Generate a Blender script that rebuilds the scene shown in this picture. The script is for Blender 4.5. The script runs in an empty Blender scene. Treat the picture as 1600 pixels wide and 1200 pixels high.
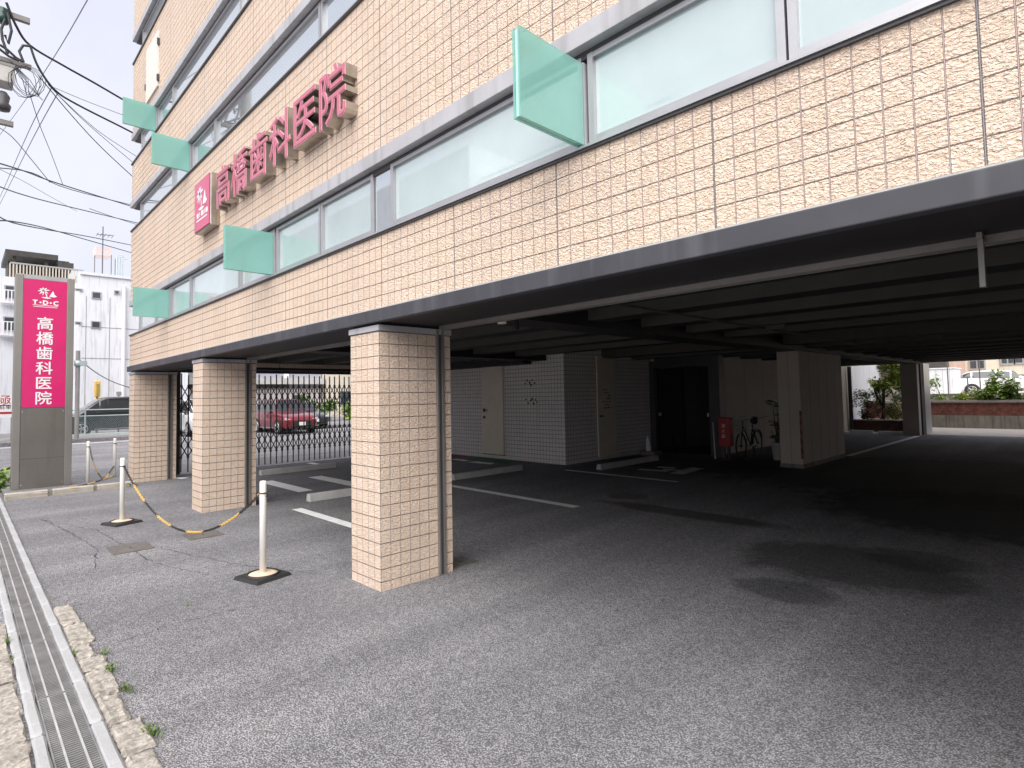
import bpy, bmesh, math, random
from mathutils import Vector, Matrix
rnd = random.Random(7)
C = bpy.context.scene
COL = C.collection

# ------------------------------------------------------------------ camera
CAM_H = 1.64
F, RX, RY, RZ, CY = 893.315, -0.0487315, 0.8016196, -0.0190317, 574.109
def _rot():
    c, s = math.cos, math.sin
    A = Matrix(((1,0,0),(0,c(RX),-s(RX)),(0,s(RX),c(RX))))
    B = Matrix(((c(RY),0,s(RY)),(0,1,0),(-s(RY),0,c(RY))))
    D = Matrix(((c(RZ),-s(RZ),0),(s(RZ),c(RZ),0),(0,0,1)))
    W = Matrix(((1,0,0),(0,0,-1),(0,1,0)))
    return D @ A @ B @ W
RM = _rot()
cam_d = bpy.data.cameras.new("camera"); cam = bpy.data.objects.new("camera", cam_d); COL.objects.link(cam)
cam.matrix_world = Matrix(((RM[0][0], -RM[1][0], -RM[2][0], 0), (RM[0][1], -RM[1][1], -RM[2][1], 0),
                           (RM[0][2], -RM[1][2], -RM[2][2], CAM_H), (0,0,0,1)))
cam_d.sensor_width = 36; cam_d.lens = F/1600*36; cam_d.shift_y = (CY-600)/1600
cam_d.clip_start = 0.05; cam_d.clip_end = 2000
C.camera = cam
def ray(x, y): return RM.transposed() @ Vector(((x-800)/F, (y-CY)/F, 1))
def on_x(x, y, X): d = ray(x, y); t = X/d.x; return Vector((X, d.y*t, CAM_H+d.z*t))
def on_y(x, y, Y): d = ray(x, y); t = Y/d.y; return Vector((d.x*t, Y, CAM_H+d.z*t))
def on_z(x, y, z=0): d = ray(x, y); t = (z-CAM_H)/d.z; return Vector((d.x*t, d.y*t, z))

# ------------------------------------------------------------------ world, sun, exposure
SUN_EL, SUN_AZ = math.radians(52), math.radians(-36)     # sun on the street side (-Y), a little to the right
w = bpy.data.worlds.new("World"); C.world = w; w.use_nodes = True
nt = w.node_tree; bg = nt.nodes["Background"]; bg.inputs[1].default_value = 0.053
sky = nt.nodes.new("ShaderNodeTexSky"); sky.sky_type = 'NISHITA'; sky.sun_disc = False
sky.sun_elevation = SUN_EL; sky.sun_rotation = math.pi + SUN_AZ; sky.air_density = 1.0; sky.dust_density = 4.0
hsv = nt.nodes.new("ShaderNodeHueSaturation"); hsv.inputs['Saturation'].default_value = 0.25; hsv.inputs['Value'].default_value = 1.0
nt.links.new(sky.outputs[0], hsv.inputs['Color'])
tc = nt.nodes.new("ShaderNodeTexCoord"); nz = nt.nodes.new("ShaderNodeTexNoise"); nz.inputs['Scale'].default_value = 3.2; nz.inputs['Detail'].default_value = 6
nt.links.new(tc.outputs['Generated'], nz.inputs['Vector'])
cr = nt.nodes.new("ShaderNodeValToRGB"); cr.color_ramp.elements[0].position = .3; cr.color_ramp.elements[1].position = .75
cr.color_ramp.elements[0].color = (3.7, 3.85, 4.6, 1); cr.color_ramp.elements[1].color = (4.75, 4.8, 5.2, 1)
nt.links.new(nz.outputs['Fac'], cr.inputs[0])
mx = nt.nodes.new("ShaderNodeMix"); mx.data_type = 'RGBA'; mx.inputs[0].default_value = 0.88
nt.links.new(hsv.outputs[0], mx.inputs[6]); nt.links.new(cr.outputs[0], mx.inputs[7]); nt.links.new(mx.outputs[2], bg.inputs[0])
sd = bpy.data.lights.new("sun", 'SUN'); sd.energy = 1.35; sd.angle = math.radians(75); sd.color = (1, .965, .92)
so = bpy.data.objects.new("sun", sd); COL.objects.link(so)
sv = Vector((math.sin(-SUN_AZ)*math.cos(SUN_EL), -math.cos(SUN_AZ)*math.cos(SUN_EL), math.sin(SUN_EL)))
so.rotation_euler = sv.to_track_quat('Z', 'Y').to_euler(); so.location = sv*60
C.view_settings.view_transform = 'Standard'; C.view_settings.look = 'None'
C.view_settings.exposure = 2.05; C.view_settings.gamma = 1; C.view_settings.use_curve_mapping = False
try:
    C.cycles.max_bounces = 8; C.cycles.diffuse_bounces = 4; C.cycles.use_denoising = True; C.cycles.denoiser = 'OPENIMAGEDENOISE'
    C.cycles.sample_clamp_indirect = 6
except Exception: pass

# ------------------------------------------------------------------ mesh helpers
class MB:
    """collects shapes in metres; build() links them as ONE mesh object"""
    def __init__(s): s.v=[]; s.f=[]; s.m=[]; s.u=[]; s.sm=[]; s.uo=(0,0,0)
    def face(s, pts, mi=0, smooth=False, uv=None):
        i=len(s.v); s.v.extend([tuple(p) for p in pts]); s.f.append(tuple(range(i,i+len(pts)))); s.m.append(mi); s.sm.append(smooth)
        if uv is None:
            a=Vector(pts[1])-Vector(pts[0]); b=Vector(pts[-1])-Vector(pts[0]); n=a.cross(b)
            ax=max(range(3), key=lambda k: abs(n[k])); o=s.uo
            k=((1,2),(0,2),(0,1))[ax]
            uv=[(p[k[0]]-o[k[0]], p[k[1]]-o[k[1]]) for p in pts]
        s.u.append(uv)
        return s
    def box(s, x0,x1,y0,y1,z0,z1, mi=0, skip=''):
        if x0>x1: x0,x1=x1,x0
        if y0>y1: y0,y1=y1,y0
        if z0>z1: z0,z1=z1,z0
        P=lambda x,y,z:(x,y,z)
        fs={'f':[P(x0,y0,z0),P(x1,y0,z0),P(x1,y0,z1),P(x0,y0,z1)],'b':[P(x1,y1,z0),P(x0,y1,z0),P(x0,y1,z1),P(x1,y1,z1)],
            'l':[P(x0,y1,z0),P(x0,y0,z0),P(x0,y0,z1),P(x0,y1,z1)],'r':[P(x1,y0,z0),P(x1,y1,z0),P(x1,y1,z1),P(x1,y0,z1)],
            't':[P(x0,y0,z1),P(x1,y0,z1),P(x1,y1,z1),P(x0,y1,z1)],'d':[P(x0,y1,z0),P(x1,y1,z0),P(x1,y0,z0),P(x0,y0,z0)]}
        for k,q in fs.items():
            if k not in skip: s.face(q, mi)
        return s
    def hexa(s, b, t, mi=0):
        """prism between a bottom loop b (ccw from above) and a top loop t"""
        n=len(b); s.face(list(reversed(b)),mi); s.face(list(t),mi)
        for i in range(n): j=(i+1)%n; s.face([b[i],b[j],t[j],t[i]],mi)
        return s
    def tube(s, pts, r, n=8, mi=0, cap=True, smooth=True, closed=False):
        pts=[Vector(p) for p in pts]; N=len(pts); rings=[]
        rr=r if isinstance(r,(list,tuple)) else [r]*N
        prev=None
        for i,p in enumerate(pts):
            if closed: d=pts[(i+1)%N]-pts[i-1]
            else: d=(pts[min(i+1,N-1)]-pts[max(i-1,0)])
            d=d.normalized() if d.length>1e-9 else Vector((0,0,1))
            if prev is None:
                a=Vector((0,0,1)) if abs(d.z)<.9 else Vector((1,0,0)); a=(a-d*a.dot(d)).normalized()
            else:
                a=prev-d*prev.dot(d); a=a.normalized() if a.length>1e-6 else d.orthogonal().normalized()
            prev=a; b=d.cross(a)
            rings.append([p+(a*math.cos(2*math.pi*k/n)+b*math.sin(2*math.pi*k/n))*rr[i] for k in range(n)])
        base=len(s.v)
        for R in rings: s.v.extend([tuple(p) for p in R])
        for i in range(N if closed else N-1):
            i2=(i+1)%N
            for k in range(n):
                k2=(k+1)%n
                s.f.append((base+i*n+k, base+i*n+k2, base+i2*n+k2, base+i2*n+k)); s.m.append(mi); s.sm.append(smooth); s.u.append([(k/n,i),(k/n+1/n,i),(k/n+1/n,i+1),(k/n,i+1)])
        if cap and not closed:
            s.face(list(reversed(rings[0])),mi); s.face(rings[-1],mi)
        return s
    def cyl(s, p0, p1, r, n=16, mi=0, r1=None): return s.tube([p0,p1],[r, r if r1 is None else r1],n,mi)
    def poly(s, pts2, ax, d0, d1, mi=0):
        """extrude a 2-D outline (u,v) along an axis: 'x' (u=y,v=z), 'y' (u=x,v=z), 'z' (u=x,v=y)"""
        mk={'x':lambda u,v,d:(d,u,v),'y':lambda u,v,d:(u,d,v),'z':lambda u,v,d:(u,v,d)}[ax]
        a=[mk(u,v,d0) for u,v in pts2]; b=[mk(u,v,d1) for u,v in pts2]
        s.face(list(reversed(a)),mi); s.face(b,mi)
        n=len(a)
        for i in range(n): j=(i+1)%n; s.face([a[i],a[j],b[j],b[i]],mi)
        return s
    def lathe(s, c, prof, n=20, mi=0, smooth=True):
        """profile of (r,z) about a vertical axis through c"""
        base=len(s.v)
        for r,z in prof:
            for k in range(n):
                t=2*math.pi*k/n; s.v.append((c[0]+r*math.cos(t), c[1]+r*math.sin(t), c[2]+z))
        for i in range(len(prof)-1):
            for k in range(n):
                k2=(k+1)%n; s.f.append((base+i*n+k,base+i*n+k2,base+(i+1)*n+k2,base+(i+1)*n+k)); s.m.append(mi); s.sm.append(smooth); s.u.append([(0,0)]*4)
        return s
    def xf(s, M):
        s.v=[tuple(M@Vector(p)) for p in s.v]; return s
    def build(s, name, mats, parent=None, origin=None, bevel=0, merge=False, recalc=False):
        me=bpy.data.meshes.new(name)
        o3=origin
        if o3 is None: o3=root_of(parent).get('_base', (0,0,0)) if parent else (0,0,0)
        vs=[(a-o3[0],b-o3[1],c-o3[2]) for a,b,c in s.v]
        me.from_pydata(vs,[],s.f)
        uvl=me.uv_layers.new(name="UVMap"); k=0
        dat=uvl.data
        for q in s.u:
            for t in q: dat[k].uv=t; k+=1
        if not isinstance(mats,(list,tuple)): mats=[mats]
        for m in mats: me.materials.append(m)
        me.polygons.foreach_set('material_index', s.m); me.polygons.foreach_set('use_smooth', s.sm)
        if merge or recalc or bevel:
            bm=bmesh.new(); bm.from_mesh(me)
            bmesh.ops.remove_doubles(bm, verts=bm.verts, dist=1e-5)
            if recalc: bmesh.ops.recalc_face_normals(bm, faces=bm.faces)
            bm.to_mesh(me); bm.free()
        me.update()
        o=bpy.data.objects.new(name, me); COL.objects.link(o)
        if parent is not None: o.parent=parent
        else: o.location=o3
        if bevel:
            b=o.modifiers.new("bevel",'BEVEL'); b.width=bevel; b.segments=2; b.limit_method='ANGLE'
        return o
def root_of(o):
    while o.parent: o=o.parent
    return o
def thing(name, label, cat, base=(0,0,0), group=None, rz=0):
    """an Empty at the thing's base that parents its parts; parts are built in world metres and shifted"""
    o=bpy.data.objects.new(name,None); COL.objects.link(o); o.location=base; o['_base']=tuple(base); o.rotation_euler.z=rz
    o.empty_display_size=.2
    o['label']=label; o['category']=cat
    if group: o['group']=group
    return o
def local(name, label, cat, loc, rz=0, group=None):
    """as thing(), but its parts are modelled about the origin"""
    o=thing(name,label,cat,loc,group,rz); o['_base']=(0.,0.,0.); return o
def tag(o, label, cat, group=None):
    o['label']=label; o['category']=cat
    if group: o['group']=group
    return o
def struct(o): o['kind']='structure'; return o
def stuff(o, label=None, cat=None):
    o['kind']='stuff'
    if label: o['label']=label; o['category']=cat
    return o
def copy_tree(o, parent=None):
    c=o.copy(); COL.objects.link(c)
    if parent is not None: c.parent=parent
    for ch in list(o.children): copy_tree(ch,c)
    return c
def text_mb(txt, size, depth=0.0, off=0.0, res=3, align='CENTER'):
    """letters as a mesh in the XY plane, centred; depth = full thickness"""
    cu=bpy.data.curves.new("lettering",'FONT'); cu.body=txt; cu.size=size; cu.align_x=align; cu.align_y='CENTER'
    cu.extrude=depth/2; cu.offset=off; cu.resolution_u=res; cu.fill_mode='BOTH'
    ob=bpy.data.objects.new("lettering",cu); COL.objects.link(ob)
    dg=bpy.context.evaluated_depsgraph_get(); dg.update()
    me=bpy.data.meshes.new_from_object(ob.evaluated_get(dg))
    m=MB(); vs=[v.co.copy() for v in me.vertices]
    if align=='CENTER' and vs:
        cx=(min(v.x for v in vs)+max(v.x for v in vs))/2; cy=(min(v.y for v in vs)+max(v.y for v in vs))/2
        vs=[v-Vector((cx,cy,0)) for v in vs]
    for p in me.polygons: m.face([vs[i] for i in p.vertices])
    bpy.data.objects.remove(ob); bpy.data.curves.remove(cu); bpy.data.meshes.remove(me)
    return m
FACE_STREET=lambda p: Matrix.Translation(p)@Matrix.Rotation(math.pi/2,4,'X')                                   # reads from -Y
FACE_RIGHT=lambda p: Matrix.Translation(p)@Matrix.Rotation(math.pi/2,4,'Z')@Matrix.Rotation(math.pi/2,4,'X')   # reads from +X

# ------------------------------------------------------------------ materials
def nodes(name):
    m=bpy.data.materials.new(name); m.use_nodes=True; t=m.node_tree
    return m, t, t.nodes["Principled BSDF"]
def N(t, kind, **kw):
    n=t.nodes.new("ShaderNode"+kind)
    for k,v in kw.items():
        if k in n.inputs.keys(): n.inputs[k].default_value=v
        else: setattr(n,k,v)
    return n
def mixc(t, fac, a, b, mode='MIX'):
    n=t.nodes.new("ShaderNodeMix"); n.data_type='RGBA'; n.blend_type=mode
    for sock,val in ((n.inputs[0],fac),(n.inputs[6],a),(n.inputs[7],b)):
        if hasattr(val,'links'): t.links.new(val,sock)
        else: sock.default_value = val if not isinstance(val,tuple) else (*val[:3],1)
    return n.outputs[2]
def ramp(t, src, p0, p1, c0=(0,0,0), c1=(1,1,1)):
    r=t.nodes.new("ShaderNodeValToRGB"); e=r.color_ramp.elements; e[0].position=p0; e[1].position=p1; e[0].color=(*c0,1); e[1].color=(*c1,1)
    t.links.new(src,r.inputs[0]); return r.outputs[0]
def bump(t, b, h, dist=.01, strength=.5, prev=None):
    n=t.nodes.new("ShaderNodeBump"); n.inputs['Distance'].default_value=dist; n.inputs['Strength'].default_value=strength
    t.links.new(h,n.inputs['Height'])
    if prev: t.links.new(prev,n.inputs['Normal'])
    if b: t.links.new(n.outputs[0],b.inputs['Normal'])
    return n.outputs[0]
def paint(name, col, rough=.5, metal=0, var=.12, vscale=3, bmp=0, bscale=80, spec=.5, coat=0, dirt=None):
    """one surface colour with a little wear and grain"""
    m,t,b=nodes(name); co=N(t,'TexCoord').outputs['Object']
    n=N(t,'TexNoise',Scale=vscale,Detail=6,Roughness=.65); t.links.new(co,n.inputs['Vector'])
    dk=tuple(c*(1-var) for c in col); lt=tuple(min(1,c*(1+var)) for c in col)
    c=mixc(t, ramp(t,n.outputs['Fac'],.3,.7), dk, lt)
    if dirt:
        mp=N(t,'Mapping'); mp.inputs['Scale'].default_value=(9,9,.7); t.links.new(co,mp.inputs['Vector'])
        n2=N(t,'TexNoise',Scale=1.0,Detail=5); t.links.new(mp.outputs[0],n2.inputs['Vector'])
        c=mixc(t, ramp(t,n2.outputs['Fac'],.52,.75), c, dirt)
    t.links.new(c,b.inputs['Base Color'])
    b.inputs['Roughness'].default_value=rough; b.inputs['Metallic'].default_value=metal
    b.inputs['Specular IOR Level'].default_value=spec; b.inputs['Coat Weight'].default_value=coat; b.inputs['Coat Roughness'].default_value=.04
    if bmp:
        n3=N(t,'TexNoise',Scale=bscale,Detail=4); t.links.new(co,n3.inputs['Vector']); bump(t,b,n3.outputs['Fac'],.004,bmp)
    return m
def tile(name, c1, c2, grout, w=.1007, h=.107, gap=.003, rock=.9, joints=None, rough=.75):
    m,t,b=nodes(name); uv=N(t,'UVMap').outputs[0]
    br=N(t,'TexBrick',offset=0.0,squash=1.0,offset_frequency=1,squash_frequency=1)
    for k,v in (('Scale',1.0),('Mortar Size',gap),('Mortar Smooth',.35),('Bias',0.0),('Brick Width',w),('Row Height',h)): br.inputs[k].default_value=v
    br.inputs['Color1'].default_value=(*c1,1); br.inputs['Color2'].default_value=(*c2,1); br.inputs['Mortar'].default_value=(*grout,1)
    wn=N(t,'TexNoise',Scale=25,Detail=2); t.links.new(uv,wn.inputs['Vector'])
    wv=N(t,'VectorMath',operation='SCALE'); wv.inputs[3].default_value=.0025; t.links.new(wn.outputs['Color'],wv.inputs[0])
    wa=N(t,'VectorMath',operation='ADD'); t.links.new(uv,wa.inputs[0]); t.links.new(wv.outputs[0],wa.inputs[1])
    t.links.new(wa.outputs[0],br.inputs['Vector'])
    # split-face stone relief
    co=N(t,'TexCoord').outputs['Object']
    mp=N(t,'Mapping'); mp.inputs['Scale'].default_value=(1,1,1.7); t.links.new(co,mp.inputs['Vector'])
    n1=N(t,'TexNoise',Scale=48,Detail=3,Roughness=.55,Distortion=.8); t.links.new(mp.outputs[0],n1.inputs['Vector'])
    n2=N(t,'TexNoise',Scale=1.1,Detail=5); t.links.new(co,n2.inputs['Vector'])
    cav=ramp(t,n1.outputs['Fac'],.33,.52)
    c=mixc(t, cav, mixc(t,1.0,br.outputs['Color'],(.86,.80,.74),'MULTIPLY'), br.outputs['Color'])  # hollows of the relief get their shade as a darker colour
    mul=mixc(t, ramp(t,n2.outputs['Fac'],.3,.75), (.93,.92,.91), (1.03,1.02,1.0))
    c=mixc(t,1.0,c,mul,'MULTIPLY')
    ms=N(t,'Mapping'); ms.inputs['Scale'].default_value=(5,5,.45); t.links.new(co,ms.inputs['Vector'])
    n4=N(t,'TexNoise',Scale=1.0,Detail=6,Roughness=.6); t.links.new(ms.outputs[0],n4.inputs['Vector'])
    c=mixc(t, ramp(t,n4.outputs['Fac'],.56,.8,(0,0,0),(.2,.2,.2)), c, (.40,.34,.30))
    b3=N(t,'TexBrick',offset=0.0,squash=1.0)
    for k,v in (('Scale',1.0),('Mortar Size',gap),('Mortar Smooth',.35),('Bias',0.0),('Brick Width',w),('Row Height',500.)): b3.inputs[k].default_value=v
    t.links.new(wa.outputs[0],b3.inputs['Vector']); c=mixc(t,b3.outputs['Fac'],c,tuple(x*2.1 for x in grout))  # only upright joints lightened; shade under tile edges stays in the grout colour
    if joints:
        b2=N(t,'TexBrick',offset=0.0,squash=1.0)
        for k,v in (('Scale',1.0),('Mortar Size',.006),('Mortar Smooth',.1),('Bias',0.0),('Brick Width',w*10),('Row Height',500.)): b2.inputs[k].default_value=v
        t.links.new(wa.outputs[0],b2.inputs['Vector']); c=mixc(t,b2.outputs['Fac'],c,joints)
    t.links.new(c,b.inputs['Base Color']); b.inputs['Roughness'].default_value=rough; b.inputs['Specular IOR Level'].default_value=.25
    inv=N(t,'Math',operation='SUBTRACT'); inv.inputs[0].default_value=1; t.links.new(br.outputs['Fac'],inv.inputs[1])
    nrm=bump(t,None,inv.outputs[0],.006,.9)
    hm=N(t,'Math',operation='MULTIPLY'); t.links.new(n1.outputs['Fac'],hm.inputs[0]); t.links.new(inv.outputs[0],hm.inputs[1])
    bump(t,b,hm.outputs[0],.034,rock,nrm)
    return m
def asphalt(name, dark, light, stain_shade=None, scale=112, tint=(.98,.98,1.0)):
    m,t,b=nodes(name); co=N(t,'TexCoord').outputs['Object']
    v=N(t,'TexVoronoi',Scale=scale); t.links.new(co,v.inputs['Vector'])
    sep=N(t,'SeparateColor'); t.links.new(v.outputs['Color'],sep.inputs[0])
    v2=N(t,'TexVoronoi',Scale=scale*.45); t.links.new(co,v2.inputs['Vector'])
    sp2=N(t,'SeparateColor'); t.links.new(v2.outputs['Color'],sp2.inputs[0])
    big=N(t,'TexNoise',Scale=.55,Detail=7,Roughness=.6); t.links.new(co,big.inputs['Vector'])
    mid=N(t,'TexNoise',Scale=14,Detail=4); t.links.new(co,mid.inputs['Vector'])
    c=mixc(t, sep.outputs[0], dark, light)
    c=mixc(t, ramp(t,sp2.outputs[1],.55,1.0,(0,0,0),(.35,.35,.35)), c, tuple(x*1.35 for x in light))
    gap=ramp(t,v.outputs['Distance'],.32,.62)
    c=mixc(t, gap, c, tuple(x*.55 for x in dark))
    c=mixc(t,1.0,c,mixc(t,ramp(t,big.outputs['Fac'],.3,.7),(.84,.84,.85),(1.1,1.1,1.1)),'MULTIPLY')
    c=mixc(t,1.0,c,mixc(t,ramp(t,mid.outputs['Fac'],.35,.7),(.86,.86,.86),(1.08,1.08,1.08)),'MULTIPLY')
    tr=N(t,'Mapping'); tr.inputs['Scale'].default_value=(1.6,.16,1); tr.inputs['Rotation'].default_value=(0,0,.25); t.links.new(co,tr.inputs['Vector'])
    tn=N(t,'TexNoise',Scale=1.0,Detail=5,Roughness=.6); t.links.new(tr.outputs[0],tn.inputs['Vector'])
    c=mixc(t,1.0,c,mixc(t,ramp(t,tn.outputs['Fac'],.35,.68),(.80,.80,.81),(1.12,1.11,1.10)),'MULTIPLY')
    rg=.85
    if stain_shade:
        # oil and damp patches; the wide inner ones are shade painted on the floor
        for cx,cy,sx,sy,kk in stain_shade:
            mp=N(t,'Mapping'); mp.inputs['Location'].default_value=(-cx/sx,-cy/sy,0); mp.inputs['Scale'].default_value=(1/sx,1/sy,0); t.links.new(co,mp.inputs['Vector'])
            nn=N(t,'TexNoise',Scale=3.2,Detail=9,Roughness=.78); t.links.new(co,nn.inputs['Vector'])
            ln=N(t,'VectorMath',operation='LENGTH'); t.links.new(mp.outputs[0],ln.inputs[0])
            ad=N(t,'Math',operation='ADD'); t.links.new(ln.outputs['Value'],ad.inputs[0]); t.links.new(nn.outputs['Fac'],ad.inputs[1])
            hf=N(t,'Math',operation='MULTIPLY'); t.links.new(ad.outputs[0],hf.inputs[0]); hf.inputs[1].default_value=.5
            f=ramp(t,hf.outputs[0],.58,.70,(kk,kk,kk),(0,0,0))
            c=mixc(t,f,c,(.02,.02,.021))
    c=mixc(t,1.0,c,tint,'MULTIPLY')
    t.links.new(c,b.inputs['Base Color']); b.inputs['Roughness'].default_value=rg; b.inputs['Specular IOR Level'].default_value=.3
    inv=N(t,'Math',operation='SUBTRACT'); inv.inputs[0].default_value=1; t.links.new(v.outputs['Distance'],inv.inputs[1])
    ad=N(t,'Math',operation='MULTIPLY_ADD'); t.links.new(mid.outputs['Fac'],ad.inputs[0]); ad.inputs[1].default_value=.8; t.links.new(inv.outputs[0],ad.inputs[2])
    bump(t,b,ad.outputs[0],.012,.7)
    return m
def glassy(name, col, rough=.06, ior=1.5, coat=.0, var=.04):
    m=paint(name,col,rough,var=var,vscale=.8); b=m.node_tree.nodes["Principled BSDF"]; b.inputs['IOR'].default_value=ior; b.inputs['Coat Weight'].default_value=coat; b.inputs['Coat Roughness'].default_value=.02
    return m
def bricks(name, c1, c2, mortar):
    m,t,b=nodes(name); uv=N(t,'UVMap').outputs[0]
    br=N(t,'TexBrick'); 
    for k,v in (('Scale',1.0),('Mortar Size',.008),('Brick Width',.23),('Row Height',.075),('Bias',0.)): br.inputs[k].default_value=v
    br.inputs['Color1'].default_value=(*c1,1); br.inputs['Color2'].default_value=(*c2,1); br.inputs['Mortar'].default_value=(*mortar,1)
    t.links.new(uv,br.inputs['Vector']); n=N(t,'TexNoise',Scale=6,Detail=6); t.links.new(uv,n.inputs['Vector'])
    c=mixc(t,ramp(t,n.outputs['Fac'],.35,.7),mixc(t,1.0,br.outputs['Color'],(.5,.5,.5),'MULTIPLY'),br.outputs['Color'])
    t.links.new(c,b.inputs['Base Color']); b.inputs['Roughness'].default_value=.9
    inv=N(t,'Math',operation='SUBTRACT'); inv.inputs[0].default_value=1; t.links.new(br.outputs['Fac'],inv.inputs[1]); bump(t,b,inv.outputs[0],.01,.8)
    return m
def leafmat(name, c0, c1):
    m,t,b=nodes(name); co=N(t,'TexCoord').outputs['Object']
    n=N(t,'TexNoise',Scale=7,Detail=3); t.links.new(co,n.inputs['Vector'])
    t.links.new(mixc(t,ramp(t,n.outputs['Fac'],.32,.68),c0,c1),b.inputs['Base Color'])
    b.inputs['Roughness'].default_value=.45; b.inputs['Specular IOR Level'].default_value=.4
    try: b.inputs['Transmission Weight'].default_value=0
    except Exception: pass
    return m
M={}
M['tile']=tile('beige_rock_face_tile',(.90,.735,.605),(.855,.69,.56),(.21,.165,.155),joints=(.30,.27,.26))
M['tile_far']=tile('pale_grey_tile',(.86,.82,.80),(.81,.775,.76),(.12,.10,.095),w=.1,h=.1,gap=.004,rock=.15)
M['trim']=paint('dark_grey_fascia',(.052,.053,.062),.55,var=.15,vscale=2.5,dirt=(.09,.09,.10))
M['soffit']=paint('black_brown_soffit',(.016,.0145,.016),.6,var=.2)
M['lintel']=paint('grey_aluminium_flashing',(.47,.465,.48),.45,.2,var=.1,vscale=2,dirt=(.33,.32,.32))
M['frame']=paint('grey_window_frame',(.43,.43,.445),.4,.5,var=.1)
M['frame_dark']=paint('dark_window_recess',(.06,.06,.064),.5,var=.1)
M['sill']=paint('pale_aluminium_sill',(.45,.45,.46),.35,.5,var=.1)
M['frost']=glassy('frosted_mint_glass',(.44,.53,.53),.04,2.2,1.0,.12)
M['refl']=glassy('reflective_window_glass',(.62,.66,.68),.03,1.6,0); M['refl'].node_tree.nodes['Principled BSDF'].inputs['Metallic'].default_value=.75
M['fin']=paint('sea_green_glass',(.34,.60,.55),.10,var=.06,vscale=1.2,coat=.8)
_t=M['fin'].node_tree; _b=_t.nodes["Principled BSDF"]; _o=_t.nodes["Material Output"]; _tr=N(_t,'BsdfTransparent'); _tr.inputs[0].default_value=(.62,.93,.86,1)
_x=N(_t,'MixShader'); _x.inputs[0].default_value=.58; _t.links.new(_tr.outputs[0],_x.inputs[1]); _t.links.new(_b.outputs[0],_x.inputs[2]); _t.links.new(_x.outputs[0],_o.inputs[0])
M['fin_edge']=paint('bright_glass_edge',(.5,.78,.72),.15,var=.05)
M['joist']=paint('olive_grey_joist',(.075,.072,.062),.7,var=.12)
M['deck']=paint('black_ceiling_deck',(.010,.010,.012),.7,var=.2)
M['rail']=paint('brushed_steel_rail',(.27,.25,.23),.45,.5,var=.15)
M['asphalt']=asphalt('coarse_lot_asphalt',(.26,.255,.26),(.43,.422,.436),stain_shade=[(-1.75,6.0,1.2,.9,.6),(-1.3,6.6,.6,.5,.45),(-1.9,4.9,.5,.35,.5),(-4.0,7.1,1.7,.3,.65),(-1.0,9.6,2.8,2.2,.8),(-2.0,13.0,6.0,4.0,.7),(-7.0,12.0,3.0,1.5,.5)])
M['street']=asphalt('worn_street_asphalt',(.30,.29,.295),(.44,.43,.435),scale=60)
M['white_line']=paint('white_road_paint',(.86,.86,.85),.7,var=.12,vscale=5,bmp=.5,bscale=120)
M['concrete']=paint('pale_concrete',(.50,.49,.47),.85,var=.14,vscale=4,bmp=.5,bscale=90)
M['kerb']=paint('drain_kerb_concrete',(.36,.36,.37),.85,var=.14,vscale=5,bmp=.6,bscale=120)
M['kerb_warm']=paint('old_kerb_concrete',(.40,.36,.31),.88,var=.2,vscale=6,bmp=.7,bscale=60)
M['granite']=paint('rough_granite',(.33,.30,.265),.9,var=.55,vscale=38,bmp=1.0,bscale=75,dirt=(.17,.155,.13))
M['steel']=paint('galvanised_grate',(.24,.235,.235),.55,.3,var=.3,vscale=6)
M['steel_lt']=paint('worn_bright_grate_bar',(.62,.62,.62),.4,.6,var=.15,vscale=8)
M['iron']=paint('rusty_cast_iron',(.15,.135,.125),.75,.3,var=.3,vscale=12,bmp=.6,bscale=150)
M['black']=paint('black_rubber',(.02,.02,.02),.6,var=.2)
M['white_post']=paint('cream_plastic_post',(.86,.85,.79),.35,var=.05)
M['sand']=paint('sandy_weight_fill',(.62,.48,.36),.8,var=.12,vscale=8)
M['yellow']=paint('yellow_plastic',(.78,.50,.10),.4,var=.1)
M['pylon']=paint('brushed_bronze_panel',(.22,.205,.185),.38,.65,var=.10,vscale=1.5,dirt=(.19,.175,.155))
M['pylon_side']=paint('brushed_steel_post',(.33,.315,.29),.35,.7,var=.08,vscale=1.5)
M['pink']=paint('magenta_sign_face',(.60,.011,.14),.3,var=.05,vscale=2,coat=.3)
M['white']=paint('white_sign_paint',(.82,.80,.81),.4,var=.03)
M['letter_pink']=paint('faded_pink_acrylic',(.52,.12,.19),.3,var=.14,vscale=6,coat=.3)
M['letter_rim']=paint('pale_pink_trim',(.78,.42,.47),.4,var=.08)
M['letter_steel']=paint('streaky_stainless_return',(.46,.42,.37),.32,.75,var=.22,vscale=4,dirt=(.28,.24,.2))
M['gate']=paint('dark_grey_gate_steel',(.055,.052,.055),.5,.3,var=.2)
M['door']=paint('cream_steel_door',(.74,.66,.53),.5,var=.08)
M['metal']=paint('chrome_handle',(.5,.5,.5),.25,.9,var=.1)
M['wall_beige']=paint('beige_board_wall',(.50,.44,.375),.8,var=.08,vscale=1.2)
M['dark_glass']=glassy('dark_entrance_glass',(.012,.012,.013),.08)
M['red']=paint('red_enamel',(.42,.02,.02),.4,var=.1)
M['white_wall']=paint('white_rendered_wall',(.72,.73,.76),.8,var=.05,vscale=.5,dirt=(.52,.52,.55))
M['cream_wall']=paint('cream_house_wall',(.62,.56,.46),.8,var=.06,vscale=.6,dirt=(.48,.43,.36))
M['grey_wall']=paint('lilac_grey_wall',(.36,.36,.42),.8,var=.06,vscale=.6)
M['roof_dark']=paint('dark_corrugated_roof',(.06,.055,.05),.7,var=.25)
M['window_dark']=glassy('dark_window_pane',(.06,.07,.08),.08)
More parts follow.
